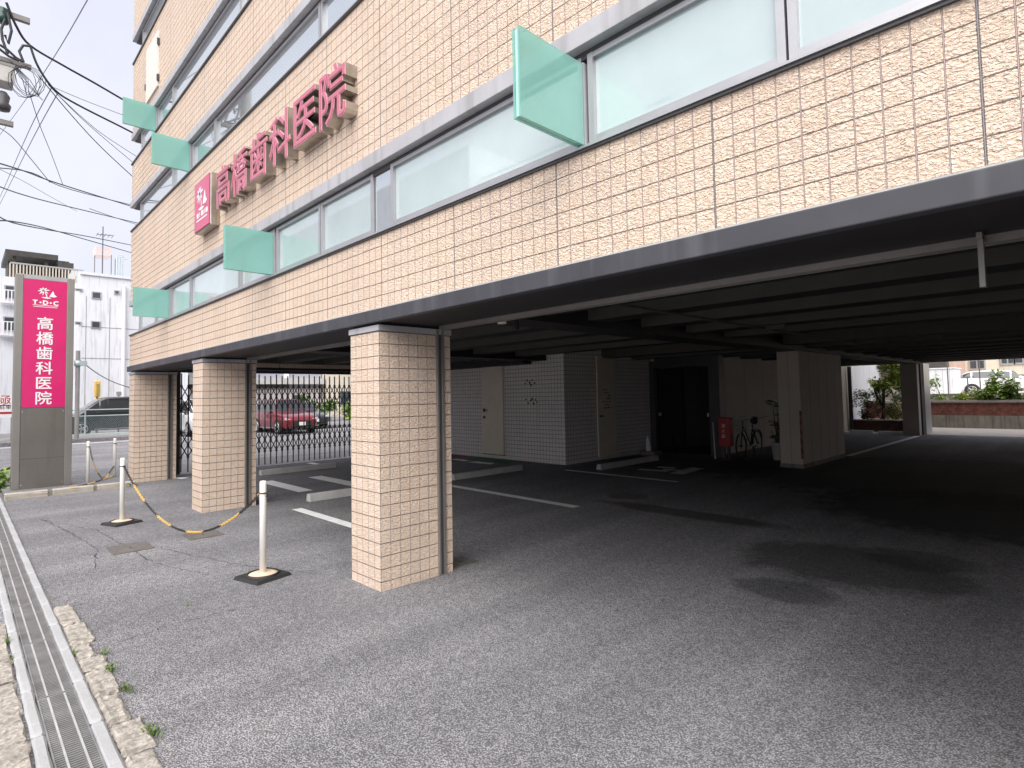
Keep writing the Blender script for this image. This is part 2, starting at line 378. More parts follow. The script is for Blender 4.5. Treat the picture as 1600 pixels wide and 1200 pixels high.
M['brick']=bricks('red_planter_brick',(.30,.095,.07),(.22,.07,.055),(.20,.15,.13))
M['brick_dark']=bricks('dark_planter_brick',(.12,.05,.042),(.09,.04,.035),(.07,.06,.055))
M['old_concrete']=paint('stained_concrete',(.24,.22,.19),.9,var=.25,vscale=2,dirt=(.09,.085,.075),bmp=.4)
M['soil']=paint('dry_soil',(.16,.13,.09),.95,var=.3,vscale=8,bmp=.8)
M['apron']=paint('sunlit_concrete_apron',(.40,.37,.34),.9,var=.16,vscale=2.5,bmp=.5,bscale=40)
M['wire']=paint('black_cable',(.025,.025,.03),.5,var=.1)
M['wire_grey']=paint('grey_cable',(.16,.16,.19),.5,var=.1)
M['pole']=paint('weathered_pole_concrete',(.26,.25,.24),.8,var=.12,vscale=4)
M['galv']=paint('galvanised_fence_steel',(.42,.50,.50),.5,.3,var=.1)
M['bark']=paint('brown_bark',(.09,.065,.045),.9,var=.3,vscale=9,bmp=.8)
M['leaf']=leafmat('bright_leaf',(.12,.23,.04),(.36,.48,.10))
M['leaf_dark']=leafmat('dark_leaf',(.045,.10,.028),(.17,.27,.06))
M['leaf_yellow']=leafmat('yellow_green_leaf',(.25,.35,.05),(.50,.58,.12))
M['leaf_red']=leafmat('reddish_dry_leaf',(.16,.07,.04),(.30,.16,.09))
M['weed']=leafmat('dull_weed_leaf',(.06,.11,.03),(.20,.27,.08))
M['bloom']=paint('white_hydrangea_bloom',(.78,.80,.72),.7,var=.1)
M['tyre']=paint('tyre_rubber',(.018,.018,.018),.8,var=.2)
M['rim']=paint('silver_wheel_rim',(.5,.5,.5),.3,.8,var=.1)
M['car_glass']=glassy('car_glass',(.03,.035,.04),.03,1.5,.6)
M['lamp']=glassy('headlamp_lens',(.55,.56,.58),.08,1.5,.8)
M['plate']=paint('white_plate',(.8,.8,.78),.4,var=.02)
def carpaint(n,c): return paint(n,c,.28,.15,var=.03,coat=1.0)
M['car_red']=carpaint('deep_red_car_paint',(.19,.008,.018)); M['car_white']=carpaint('white_car_paint',(.80,.81,.83)); M['car_black']=carpaint('black_car_paint',(.015,.016,.02)); M['car_silver']=carpaint('silver_car_paint',(.48,.5,.52))

# ================================================================== ground
g=MB(); g.face([(-400,-400,-.008),(400,-400,-.008),(400,400,-.008),(-400,400,-.008)]); struct(g.build('ground',M['street']))
g=MB(); g.face([(-16.9,.572,0),(6.2,.572,0),(6.2,24.45,0),(-16.9,24.45,0)]); struct(g.build('car_park_asphalt',M['asphalt']))
g=MB(); g.face([(-9,24.45,.0),(12,24.45,.0),(12,28.75,.0),(-9,28.75,.0)]); struct(g.build('concrete_apron',M['apron']))
g=MB(); g.box(-60,60,29.05,140,.2,1.1); struct(g.build('raised_ground_behind',M['apron']))
g=MB(); g.box(-30.6,-30.3,-12,40,-.008,.14); g.box(-60,-30.6,-12,40,-.008,.1); struct(g.build('far_pavement',M['street']))
for (ax,ay,bx,by,hw) in ((-29.4,-40,-29.4,60,.08),):
    g=MB(); g.box(ax-hw,ax+hw,ay,by,-.008,-.003); struct(g.build('road_line',M['white_line']))
# painted lines of the parking bays (corner points on the ground)
def mark(name, pts, z=.004):
    g=MB(); g.face([(x,y,z) for x,y in pts]); return struct(g.build(name,M['white_line']))
mark('bay_line',[(-8.5,3.60),(-6.6,3.60),(-6.6,3.75),(-8.5,3.75)])
mark('bay_line',[(-11.85,4.35),(-9.97,4.35),(-9.97,4.62),(-11.85,4.62)])
mark('bay_line',[(-11.7,5.30),(-9.9,5.30),(-9.9,5.60),(-11.7,5.60)])
mark('bay_line',[(-14.3,6.44),(-13.2,6.44),(-13.2,6.6),(-14.3,6.6)])
mark('bay_line',[(-10.9,6.50),(-5.40,6.40),(-5.40,6.56),(-10.9,6.66)])
mark('bay_line',[(-8.2,9.42),(-5.49,9.40),(-5.49,9.54),(-8.2,9.56)])
mark('bay_line',[(-4.52,15.70),(-4.36,15.70),(-4.38,23.4),(-4.54,23.4)])
mark('bay_line',[(-14.6,2.95),(-13.7,3.45),(-13.75,3.6),(-14.6,3.15)])
for a in ([(-7.0,10.42),(-6.35,10.55),(-6.4,10.72),(-7.05,10.6)],[(-6.6,10.75),(-6.0,10.85),(-6.05,11.0),(-6.65,10.92)],
          [(-6.2,10.35),(-5.9,10.4),(-6.0,11.5),(-6.3,11.45)],[(-6.9,11.0),(-6.5,11.05),(-6.55,11.25),(-6.95,11.2)],[(-11.9,9.25),(-11.3,9.2),(-11.3,9.4),(-11.9,9.45)],[(-11.1,9.12),(-10.25,9.15),(-10.35,9.38),(-11.0,9.36)]):
    mark('bay_marking',a)
g=MB(); g.face([(-11.75,9.55,.004),(-10.1,9.5,.004),(-10.1,10.1,.004),(-11.75,10.1,.004)]); struct(g.build('green_floor_panel',paint('green_floor_paint',(.02,.12,.05),.7)))
g=MB(); g.face([(-12.9,9.45,.004),(-11.85,9.5,.004),(-11.85,10.05,.004),(-12.9,10.05,.004)]); struct(g.build('red_floor_panel',paint('red_floor_paint',(.14,.035,.03),.7)))
# patch seam across the asphalt
def crack(pts, wd, seed):
    r=random.Random(seed); g=MB(); L=[];
    for (a,b) in zip(pts,pts[1:]):
        n=max(2,int(math.dist(a,b)/.05))
        for i in range(n): L.append((a[0]+(b[0]-a[0])*i/n+r.gauss(0,.010), a[1]+(b[1]-a[1])*i/n+r.gauss(0,.010), max(.0012,wd*abs(r.gauss(.75,.5)))))
    for (x0,y0,w0),(x1,y1,w1) in zip(L,L[1:]): g.face([(x0,y0-w0,.0035),(x1,y1-w1,.0035),(x1,y1+w1,.0035),(x0,y0+w0,.0035)])
    return struct(g.build('asphalt_seam',M['black']))
crack([tuple(on_z(*p)[:2]) for p in ((549,912),(470,930),(400,947),(345,958),(291,970),(245,985),(184,1004),(153,1016),(120,1022))],.007,3)
crack([tuple(on_z(*p)[:2]) for p in ((60,812),(150,828),(240,880),(330,900))],.003,13)
crack([(-10.5,.9),(-9.3,1.05),(-7.95,1.15),(-7.0,1.0)],.004,5)
crack([(-7.5,1.65),(-6.2,2.0),(-5.0,2.55)],.003,8)

# ================================================================== the clinic building
B=thing('clinic_building','beige tiled clinic building with ribbon windows above an open pillared car park','building',(-4.6,2.6,0))
XL,XR,YF,YB=-14.37,5.65,2.6,24.3
def bands(z0,z1,vo):
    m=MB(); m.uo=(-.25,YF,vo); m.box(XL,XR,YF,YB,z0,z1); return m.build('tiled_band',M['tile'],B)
# lowest band is a shell round the car-park ceiling
m=MB(); m.uo=(-.25,YF,2.418)
m.box(XL,XR,YF,YF+.6,2.418,3.06); m.box(XL,XL+.4,YF+.6,YB-.5,2.418,3.06); m.box(XR-.4,XR,YF+.6,YB-.5,2.418,3.06); m.box(XL,XR,YB-.5,YB,2.55,3.06)
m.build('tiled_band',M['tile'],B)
bands(3.80,5.305,3.80); bands(5.94,6.77,5.94); bands(7.42,9.0,7.42); bands(9.63,11.2,9.63)
m=MB(); m.box(XL+.75,XR-.5,YF+.16,YB-.4,3.0,11.0); m.build('inner_wall',M['frame_dark'],B)
# fascia with its mortar line and the soffit
m=MB(); m.box(XL-.045,XR+.04,YF-.045,YF+.02,2.292,2.402); m.box(XL-.045,XL+.02,YF+.02,YB,2.292,2.402)
fa=m.build('fascia',M['trim'],B,bevel=.006)
for k in range(-4,4):
    x=-4.46+k*2.4; m=MB(); m.box(x,x+.004,YF-.0465,YF-.044,2.294,2.40); m.build('joint',M['frame_dark'],fa)
m=MB(); m.box(XL-.01,XR+.01,YF-.012,YF+.02,2.4025,2.4175); m.build('mortar_line',M['concrete'],B)
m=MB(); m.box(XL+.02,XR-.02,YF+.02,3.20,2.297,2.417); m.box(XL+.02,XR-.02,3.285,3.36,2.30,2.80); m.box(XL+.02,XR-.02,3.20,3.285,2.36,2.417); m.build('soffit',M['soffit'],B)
m=MB(); m.box(-4.28,XR-.05,3.205,3.225,2.262,2.36); m.box(-4.28,XR-.05,3.26,3.28,2.262,2.36); m.box(-4.28,XR-.05,3.225,3.26,2.33,2.36)
m.box(-9.24,-4.86,3.205,3.225,2.262,2.36); m.box(-9.24,-4.86,3.26,3.28,2.262,2.36); m.build('shutter_rail',M['rail'],B)
m=MB(); m.box(-.345,-.325,3.10,3.14,2.06,2.275); m.box(-.345,-.325,3.08,3.2,2.262,2.29); m.build('shutter_stay',M['rail'],B)
# ceiling deck, joists along the front, girders on the pillar lines
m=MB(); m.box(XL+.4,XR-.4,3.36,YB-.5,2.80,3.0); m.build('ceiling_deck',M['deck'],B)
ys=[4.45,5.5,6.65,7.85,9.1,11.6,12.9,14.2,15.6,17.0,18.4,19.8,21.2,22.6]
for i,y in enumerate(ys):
    m=MB(); m.face([(XL+.4,y,2.53),(XR-.4,y,2.53),(XR-.4,y,2.80),(XL+.4,y,2.80)],1); m.box(XL+.4,XR-.4,y,y+.34,2.53,2.80,0,skip='f'); m.build('joist',[M['deck'],M['joist']],B)  # street face paler, underside black: fall of light put into the colours
for x in (-9.79,-4.83,.13):
    m=MB(); m.box(x,x+.5,3.36,YB-.5,2.46,2.799); m.build('girder',M['soffit'],B)
m=MB(); m.box(XL+.02,XL+.36,3.36,10.1,2.36,2.52); m.box(XL+.405,XL+.6,3.365,10.1,2.525,2.795,1); m.build('gate_beam',[M['soffit'],M['joist']],B)
m=MB(); m.box(-13.9,-9.5,9.55,9.85,2.38,2.53); m.build('beam',M['soffit'],B)
m=MB(); m.box(XL+.3,XR-.05,YB-.48,YB-.1,2.50,2.545); m.box(XL+.3,XR-.05,YB-.75,YB-.52,2.52,2.8); m.build('rear_lintel',M['joist'],B)
# right-hand end wall closing the car park
m=MB(); m.box(XR-.3,XR-.05,3.4,20.0,0,2.79); m.build('end_wall',M['old_concrete'],B)
# pillars
def pillar(x0, y1=3.37, rail=True):
    x1=x0+.5; m=MB(); m.uo=(x0,YF,2.218)
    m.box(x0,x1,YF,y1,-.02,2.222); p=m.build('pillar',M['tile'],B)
    m=MB(); m.box(x0-.012,x1+.012,YF-.012,y1+.01,2.223,2.272); m.build('cap',M['lintel'],p)
    m=MB(); m.box(x0+.01,x1-.01,YF+.03,y1,2.273,2.41); m.build('neck',M['soffit'],p)
    if rail:
        m=MB(); m.box(x1+.001,x1+.022,3.205,3.222,0.005,2.262); m.box(x1+.001,x1+.022,3.262,3.279,.005,2.262); m.box(x1+.001,x1+.006,3.222,3.262,.005,2.262,1); m.build('guide_rail',[M['rail'],M['frame_dark']],p)
    return p
for x in (-14.37,-9.79,-4.83,.14,5.1): pillar(x)
# window bands
ZW=[(3.06,3.80,[(-13.72,-12.35),(-12.35,-11.27),(-11.25,-10.09),(-10.09,-7.86),(-7.86,-6.68),(-6.64,-5.50),(-5.50,-4.46),(-4.18,-2.07),(-2.035,-.91),(-.91,1.4),(1.4,2.55),(2.55,5.2)],'frost',[-11.26,-6.66,-2.05,2.55]),
    (5.305,5.94,[(-13.72,-11.2),(-11.2,-10.1),(-10.04,-8.89),(-8.89,-5.49),(-5.49,-4.3),(-4.3,-.9),(-.9,2.4),(2.4,5.2)],'refl',[-10.07]),
    (6.77,7.42,[(-13.72,-12.4),(-12.33,-11.26),(-11.26,-7.84),(-7.84,-6.7),(-6.7,-3.3),(-3.3,0),(0,5.2)],'refl',[-12.35]),
    (9.0,9.63,[(-13.72,-11.3),(-11.3,-8),(-8,-4),(-4,0),(0,5.2)],'refl',[])]
for z0,z1,panes,gl,fins in ZW:
    m=MB(); m.box(XL,XR,YF-.03,YF+.05,z1-.125,z1-.002); m.box(XL-.03,XL+.05,YF+.05,YF+6,z1-.125,z1-.002); m.build('lintel',M['lintel'],B,bevel=.004)
    m=MB(); m.box(XL+.05,XR-.1,YF+.05,YF+.2,z1-.15,z1-.003); m.box(XL+.3,XR-.1,YF+.035,YF+.055,z1-.175,z1-.126); m.build('window_head',M['frame_dark'],B)
    m=MB(); m.poly([(YF-.028,z0+.004),(YF+.2,z0+.004),(YF+.2,z0+.04),(YF-.028,z0+.018)],'x',XL-.02,XR); m.build('sill',M['sill'],B)
    m=MB(); m.box(XL-.015,XR,YF-.018,YF+.05,z0-.012,z0+.003); m.build('sill_underside',M['frame_dark'],B)
    for a,b in panes:
        m=MB(); zb,zt=z0+.035,z1-.155; y0,y1=YF+.03,YF+.10
        m.box(a+.006,a+.045,y0,y1,zb,zt); m.box(b-.045,b-.006,y0,y1,zb,zt); m.box(a+.045,b-.045,y0+.004,y1,zb,zb+.05); m.box(a+.045,b-.045,y0+.004,y1,zt-.03,zt)
        f=m.build('window',M['frame'],B)
        m=MB(); m.box(a+.045,b-.045,y0+.03,y0+.05,zb+.05,zt-.03); m.build('pane',M[gl],f)
    m=MB(); m.box(-13.95,-13.74,YF+.10,YF+.3,z0+.03,z1-.13); m.build('corner_post',M['frame_dark'],B)
    for x in fins:
        gx=MB(); gx.box(x-.006,x+.006,2.075,2.60,z0+.035,z0+.525); fn=gx.build('glass_fin',M['fin'],B)
        gx=MB(); gx.box(x-.045,x-.033,2.075,2.60,z0+.035,z0+.525); gx.build('second_sheet',M['fin'],fn)
        gx=MB(); gx.box(x-.0325,x-.0065,2.085,2.097,z0+.045,z0+.515); gx.box(x-.0325,x-.0065,2.097,2.60,z0+.045,z0+.057); gx.build('edge_spacer',M['fin_edge'],fn)
        gx=MB(); gx.box(x-.05,x+.012,2.602,2.64,z0+.03,z0+.53); gx.build('fin_clamp',M['frame'],fn)
# dark void at the gap between two panes, service hatch
m=MB(); m.box(-4.45,-4.19,YF+.05,YF+.12,3.10,3.64); m.build('open_pane',M['refl'],B)
m=MB(); m.box(-13.05,-12.12,YF-.03,YF-.002,7.60,8.68); h=m.build('service_hatch',paint('cream_hatch',(.72,.66,.60),.5,var=.04),B)
m=MB()
for x,z in ((-12.115,8.45),(-12.115,7.75),(-13.09,7.95)): m.box(x,x+.035,YF-.045,YF-.002,z-.06,z+.06)
m.build('hinge',M['frame_dark'],h)

# ------------------------------------------------------------------ rooms inside the car park
m=MB(); m.uo=(-8.75,10.15,0); m.box(-14.3,-8.75,10.15,13.9,-.02,2.799); m.box(-14.3,-8.6,13.9,23.7,-.02,2.799); core=m.build('core_wall',M['tile_far'],B)
m=MB(); m.box(-11.62,-10.80,10.10,10.148,.11,2.50); d=m.build('door',M['door'],B,bevel=.01)
m=MB(); m.lathe((-11.5,10.06,0),[(.0,1.22),(.03,1.22),(.03,1.30),(.0,1.30)],10); m.box(-11.51,-11.38,10.055,10.075,1.25,1.275); m.lathe((-11.52,10.085,0),[(0,1.04),(.03,1.04),(.03,1.1),(0,1.1)],8); m.build('handle',M['frame_dark'],d)
m=MB(); m.box(-11.64,-10.79,10.11,10.147,.09,.109); m.build('threshold',M['iron'],d)
m=MB(); m.box(-8.748,-8.71,11.36,12.10,.08,2.58); d=m.build('door',M['door'],B,bevel=.01)
m=MB(); m.box(-8.709,-8.68,11.42,11.46,1.06,1.10); m.box(-8.69,-8.675,11.42,11.56,1.07,1.095); m.build('handle',M['frame_dark'],d)
m=MB()
r=random.Random(4)
for i in range(7):
    for k in range(5): 
        if r.random()<.75: y=11.58+k*.065; z=1.72-i*.075; m.box(-8.7095,-8.707,y,y+.04,z,z+.02+.02*r.random())
m.build('notice_lettering',M['frame_dark'],d)
m=MB()
for i,(x,z) in enumerate(((-10.02,1.93),(-9.95,2.0),(-9.86,1.94),(-9.78,2.0),(-9.7,1.93),(-9.82,1.88),(-10.0,1.53),(-9.84,1.5),(-9.79,1.54),(-9.68,1.52),(-9.93,1.44),(-9.74,1.43),(-9.63,1.46))):
    m.lathe((0,0,0),[(0,0),(.022+.01*(i%3)/2,0),(.022+.01*(i%3)/2,.004),(0,.004)],9)
    k=9*4; vs=m.v[-k:]; m.v[-k:]=[(x+a,10.148-c,z+b) for a,b,c in vs]
m.build('adhesive_marks',M['frame_dark'],core)
# entrance doors
m=MB(); m.box(-8.75,-8.58,13.75,13.95,0,2.5); m.box(-6.98,-6.70,13.7,13.95,0,2.79); m.box(-8.58,-6.98,13.75,13.95,2.3,2.79); m.build('entrance_frame',M['frame_dark'],B)
for x in (-8.57,-7.78):
    m=MB(); m.box(x,x+.78,13.84,13.87,.03,2.29); d=m.build('glass_door',M['dark_glass'],B)
    m=MB(); hx=x+.68 if x>-8 else x+.05; m.box(hx,hx+.05,13.80,13.838,1.0,1.09); m.build('handle',M['metal'],d)
# board wall along the bay and the free-standing board pillar
m=MB(); m.box(-7.15,-6.98,13.96,25.6,-.02,2.79); wl=m.build('board_wall',M['wall_beige'],B)
m=MB()
for k in range(9): m.box(-6.979,-6.977,14.6+k*1.2,14.606+k*1.2,0,2.79)
m.build('board_joint',M['frame_dark'],wl)
m=MB(); m.box(-4.88,-4.43,12.68,15.46,.085,2.60); pl=m.build('board_pillar',M['wall_beige'],B,bevel=.004)
m=MB()
for k in range(1,5): m.box(-4.4295,-4.4275,12.68+k*.56,12.685+k*.56,.09,2.6)
m.box(-4.66,-4.655,12.677,12.6795,.09,2.6); m.build('board_joint',M['frame_dark'],pl)
m=MB(); m.box(-4.895,-4.415,12.665,15.475,-.01,.084); m.build('plinth',M['old_concrete'],pl)
mm,t,b=nodes('red_black_hazard_tape'); uv=N(t,'TexCoord').outputs['Object']; wv=N(t,'TexWave',wave_type='BANDS',bands_direction='DIAGONAL'); wv.inputs['Scale'].default_value=3.2
t.links.new(uv,wv.inputs['Vector']); t.links.new(mixc(t,ramp(t,wv.outputs['Fac'],.48,.52),(.01,.01,.01),(.30,.02,.015)),b.inputs['Base Color'])
m=MB(); m.box(-4.462,-4.4265,12.674,12.72,.2,1.2); m.build('hazard_tape',mm,pl)
# rear pillars and their bright reveal
for x in (-4.92,.13,5.1):
    m=MB(); m.box(x,x+.48,23.62,24.29,-.02,2.55); p=m.build('rear_pillar',M['wall_beige'],B)
    m=MB(); m.box(x+.481,x+.53,23.95,24.01,0,2.5); m.box(x+.44,x+.55,24.31,25.25,0,2.49,1); m.build('guide_rail',[M['frame_dark'],M['sill']],p)
m=MB(); m.cyl((-6.86,24.9,0),(-6.86,24.9,2.5),.07,12); m.build('downpipe',M['soffit'],B)
for (x0,y0,x1,y1,z,rr) in ((-9,4.95,5,4.95,2.60,.022),(-3.2,3.5,-3.2,12,2.49,.018),(-6.5,6.2,4.5,6.2,2.62,.03)):
    m=MB(); m.cyl((x0,y0,z),(x1,y1,z),rr,8); m.build('ceiling_pipe',M['joist'],B)
# small ceiling fittings
for p in ((-2.04,11.9,2.52),(-3.1,8.0,2.52)):
    m=MB(); m.box(p[0]-.16,p[0]+.16,p[1]-.06,p[1]+.06,p[2]-.05,p[2]+.02); m.build('ceiling_light',M['joist'],B,bevel=.01)
m=MB(); m.lathe((-4.0,3.75,2.39),[(0,-.06),(.045,-.06),(.05,0),(.02,.02),(.02,.42)],12); m.build('ceiling_sensor',M['door'],B)
m=MB(); m.cyl((-3.95,3.9,2.28),(-3.95,3.9,2.8),.022,8); m.build('hanging_hook',M['soffit'],B)

# ================================================================== signs on the facade
YS=2.475
names=dict(zip('高橋歯科医院',('first','second','third','fourth','fifth','sixth')))
lx=[(-8.30,-7.78),(-7.70,-7.16),(-7.06,-6.52),(-6.44,-5.88),(-5.80,-5.26),(-5.18,-4.68)]
for ch,(a,b) in zip('高橋歯科医院',lx):
    cx=(a+b)/2; cz=4.515
    t=thing('channel_letter','pink box letter %s with steel returns, %s character of the sign on the tiled facade'%(ch,names[ch]),'sign letter',(cx,YF,4.25),'pink channel letters on the facade')
    s=.585
    bm_=text_mb(ch,s,.115,.006).xf(FACE_STREET((cx,YS+.066,cz))); bm_.build('return',M['letter_steel'],t)
    text_mb(ch,s,.006,.008).xf(FACE_STREET((cx,YS+.003,cz))).build('rim',M['letter_rim'],t)
    text_mb(ch,s,.006,.0).xf(FACE_STREET((cx,YS-.003,cz))).build('face',M['letter_pink'],t)
    m=MB()
    for dx in (-.12,.12): m.cyl((cx+dx,YS+.1,cz),(cx+dx,YF,cz),.012,6)
    m.build('mounting_stud',M['frame'],t)
def palm_logo(m, cx, cy, s, put):
    """a leaning palm beside a pointed sail over a low island; put(u,v) -> point"""
    P=lambda pts: m.face([put(cx+u*s,cy+v*s) for u,v in pts])
    hub=(-.20,.20)
    for ang,ln,w in ((20,.40,.09),(58,.34,.09),(98,.32,.09),(138,.32,.09),(178,.34,.09),(222,.30,.09),(262,.26,.08),(335,.30,.08)):
        a=math.radians(ang); d=(math.cos(a),math.sin(a)); n=(-d[1],d[0]); dr=-.07
        pts=[(hub[0]-d[0]*.03,hub[1]-d[1]*.03)]
        up=[(.25,1),(.6,.9),(.85,.45)]
        L=[(hub[0]+d[0]*ln*k+n[0]*w*q*.5, hub[1]+d[1]*ln*k+n[1]*w*q*.5+dr*k*k) for k,q in up]
        R_=[(hub[0]+d[0]*ln*k-n[0]*w*q*.5, hub[1]+d[1]*ln*k-n[1]*w*q*.5+dr*k*k) for k,q in up]
        tip=(hub[0]+d[0]*ln, hub[1]+d[1]*ln+dr*1.3)
        P(pts+R_+[tip]+L[::-1])
    P([(-.17,.18),(-.13,.19),(-.02,-.05),(.03,-.22),(-.04,-.22),(-.08,-.06)])
    P([(.33,.22),(.38,.12),(.40,-.02),(.56,-.16),(.40,-.22),(.12,-.20),(.20,-.02),(.26,.10)])
    P([(-.32,-.27),(-.06,-.24),(.20,-.27),(.24,-.31),(0,-.36),(-.26,-.31)])
t=thing('logo_box_sign','pink square box sign with a white palm emblem, left of the box letters','sign',(-8.92,YF,4.12),None)
m=MB(); m.box(-9.28,-8.56,YS,YF-.005,4.11,4.86); m.build('return',M['letter_steel'],t,bevel=.012)
m=MB(); m.box(-9.265,-8.575,YS-.012,YS-.001,4.125,4.845); pf=m.build('face',paint('logo_magenta',(.56,.045,.14),.3,var=.12,vscale=3,coat=.3),t,bevel=.004)
m=MB(); put=lambda u,v:(-8.92+u,YS-.0135,4.56+v); palm_logo(m,0,0,.46,put)
for k,(u,wd) in enumerate(((-.19,.09),(-.06,.03),(.02,.11),(.16,.03),(.22,.1))): m.face([put(u-.03,-.25),put(u-.03+wd,-.25),put(u-.03+wd,-.18),put(u-.03,-.18)])
m.face([put(-.24,-.30),put(.26,-.30),put(.26,-.28),put(-.24,-.28)])
m.build('emblem',M['white'],pf)

# ================================================================== pylon sign
PX0,PYa,PYb=-14.03,.72,1.605
t=thing('pylon_sign','tall bronze pylon sign with magenta panel and white vertical characters on the kerbed bed','sign',(PX0,1.16,.07))
m=MB(); m.box(PX0-.22,PX0-.012,PYa+.02,PYb-.02,.07,4.08); m.build('cabinet',M['pylon'],t)
m=MB(); m.box(PX0-.24,PX0,PYa,PYa+.115,.07,4.10); m.build('post',M['pylon_side'],t,bevel=.008)
m=MB(); m.box(PX0-.24,PX0,PYb-.115,PYb,.07,4.10); m.build('post',M['pylon_side'],t,bevel=.008)
m=MB(); m.box(PX0-.03,PX0-.006,PYa+.117,PYb-.117,4.02,4.10); m.build('top_rail',M['sill'],t)
m=MB(); m.box(PX0-.03,PX0-.004,PYa+.117,PYb-.117,.07,1.57); m.build('lower_panel',M['pylon'],t)
m=MB(); m.box(PX0-.03,PX0-.008,PYa+.12,PYb-.12,1.585,4.015); pnl=m.build('panel',M['pink'],t)
for z in (1.574,.62): m=MB(); m.box(PX0-.0045,PX0-.002,PYa+.118,PYb-.118,z,z+.006); m.build('panel_seam',M['frame_dark'],t)
for y,z in ((PYa+.14,1.5),(PYb-.14,1.5),(PYa+.14,.14),(PYb-.14,.14)): m=MB(); m.lathe((0,0,0),[(0,.002),(.008,.0015),(.009,0)],8); m.xf(Matrix.Translation((PX0-.004,y,z))@Matrix.Rotation(math.pi/2,4,'Y')); m.build('screw',M['metal'],t)
yc=(PYa+PYb)/2+.0
for i,ch in enumerate('高橋歯科医院'):
    z=3.185-.285*i
    cm=MB()
    for q,(du,dv) in enumerate(((0,0),(.004,0),(-.004,0),(0,.003),(0,-.003))):
        tm=text_mb(ch,.262,.003).xf(FACE_RIGHT((PX0-.0055+.0004*q,yc+du,z+dv))); o_=len(cm.v); cm.v+=tm.v; cm.f+=[tuple(i+o_ for i in f) for f in tm.f]; cm.m+=tm.m; cm.sm+=tm.sm; cm.u+=tm.u
    cm.build('character',M['white'],pnl)
m=MB(); palm_logo(m,0,0,.27,lambda u,v:(PX0-.005,yc+.02+u,3.76+v)); m.build('emblem',M['white'],pnl)
cm=MB()
for ch,dy in (('T',-.155),('・',-.077),('D',0),('・',.077),('C',.155)):
    for q,(du,dv) in enumerate(((0,0),(.006,0),(-.006,0),(0,.005),(0,-.005))):
        tm=text_mb(ch,.115,.003).xf(FACE_RIGHT((PX0-.0055+.0004*q,yc+dy+du,3.585+dv))); o_=len(cm.v); cm.v+=tm.v; cm.f+=[tuple(i+o_ for i in f) for f in tm.f]; cm.m+=tm.m; cm.sm+=tm.sm; cm.u+=tm.u
cm.build('lettering',M['white'],pnl)
m=MB(); m.box(PX0-.0075,PX0-.005,yc-.19,yc+.19,3.525,3.535); m.build('underline',M['white'],pnl)
m=MB(); m.box(PX0-.0075,PX0-.005,yc-.18,yc+.18,3.495,3.505); m.build('underline',M['white'],pnl)

# ================================================================== kerbed bed, drain, stones
g=MB(); g.face([(-16.6,.60,.068),(-13.36,.60,.068),(-13.36,2.55,.068),(-16.6,2.55,.068)]); struct(g.build('planting_bed',M['asphalt']))
g=MB(); g.box(-13.35,-13.235,.605,2.51,-.01,.088); struct(g.build('kerb_mortar',M['old_concrete']))
def stone(name, x0,x1,y0,y1,z0,z1, mat, seed, rough=.006, cuts=5):
    r=random.Random(seed); bm=bmesh.new(); bmesh.ops.create_cube(bm,size=1)
    for v in bm.verts: v.co=Vector(((x1-x0)*v.co.x,(y1-y0)*v.co.y,(z1-z0)*v.co.z))
    bmesh.ops.bevel(bm,geom=bm.edges[:],offset=min(.012,(z1-z0)*.3),segments=1,affect='EDGES')
    es=[e for e in bm.edges if e.calc_length()>.04]
    bmesh.ops.subdivide_edges(bm,edges=es,cuts=cuts,use_grid_fill=True)
    for v in bm.verts: v.co+=Vector((r.gauss(0,rough),r.gauss(0,rough),r.gauss(0,rough*.7) if v.co.z>-.4*(z1-z0) else 0))
    me=bpy.data.meshes.new(name); bm.to_mesh(me); bm.free(); me.materials.append(mat)
    for p in me.polygons: p.use_smooth=True
    me.set_sharp_from_angle(angle=math.radians(32))
    o=bpy.data.objects.new(name,me); COL.objects.link(o); o.location=((x0+x1)/2,(y0+y1)/2,(z0+z1)/2); return o
ys=[.60,1.19,1.26,1.84,1.91,2.50]
for i,(a,b,lb) in enumerate(((.60,1.19,'pale kerb stone at the foot of the pylon sign, nearest the drain'),(1.25,1.86,'pale kerb stone between the pylon sign and the chain posts'),(1.91,2.52,'pale kerb stone beside the corner pillar'))):
    tag(stone('kerb_stone',-13.36,-13.22,a,b,-.02,.105,M['kerb_warm'],i,.003),lb,'kerb stone','kerb stones edging the sign bed')
# long drain: kerbs both sides and lift-out grates
g=MB(); g.box(-16.5,2,.34,.51,-.0075,-.004); struct(g.build('drain_channel',M['black']))  # flat black strip painting the dark depth below the grates
edges=[-14.1+k*.995 for k in range(13)]
gr=None
def grate(L):
    t=local('drain_grate','steel drain grate of thin cross bars set between the concrete kerbs','drain grate',(0,0,0),0,'grates of the street drain')
    m=MB(); n=int(L/.021)
    for i in range(n): x=(i+.5)*L/n; m.box(x-.0046,x+.0046,-.076,.076,.001,.0185)
    s_=m.build('cross_bars',M['steel'],t); 
    for y in (-.036,.036): m=MB(); m.box(.004,L-.004,y-.0045,y+.0045,.0015,.0195); m.build('bearing_bar',M['steel_lt'],t)
    for y in (-.079,.079): m=MB(); m.box(0,L,y-.003,y+.003,-.003,.0205); m.build('edge_bar',M['steel'],t)
    for x in (0,L-.008): m=MB(); m.box(x,x+.008,-.0755,.0755,.0005,.0195); m.build('end_bar',M['steel'],t)
    return t
proto=grate(.985)
for i,x in enumerate(edges):
    o=proto if i==0 else copy_tree(proto); o.location=(x,.424,0)
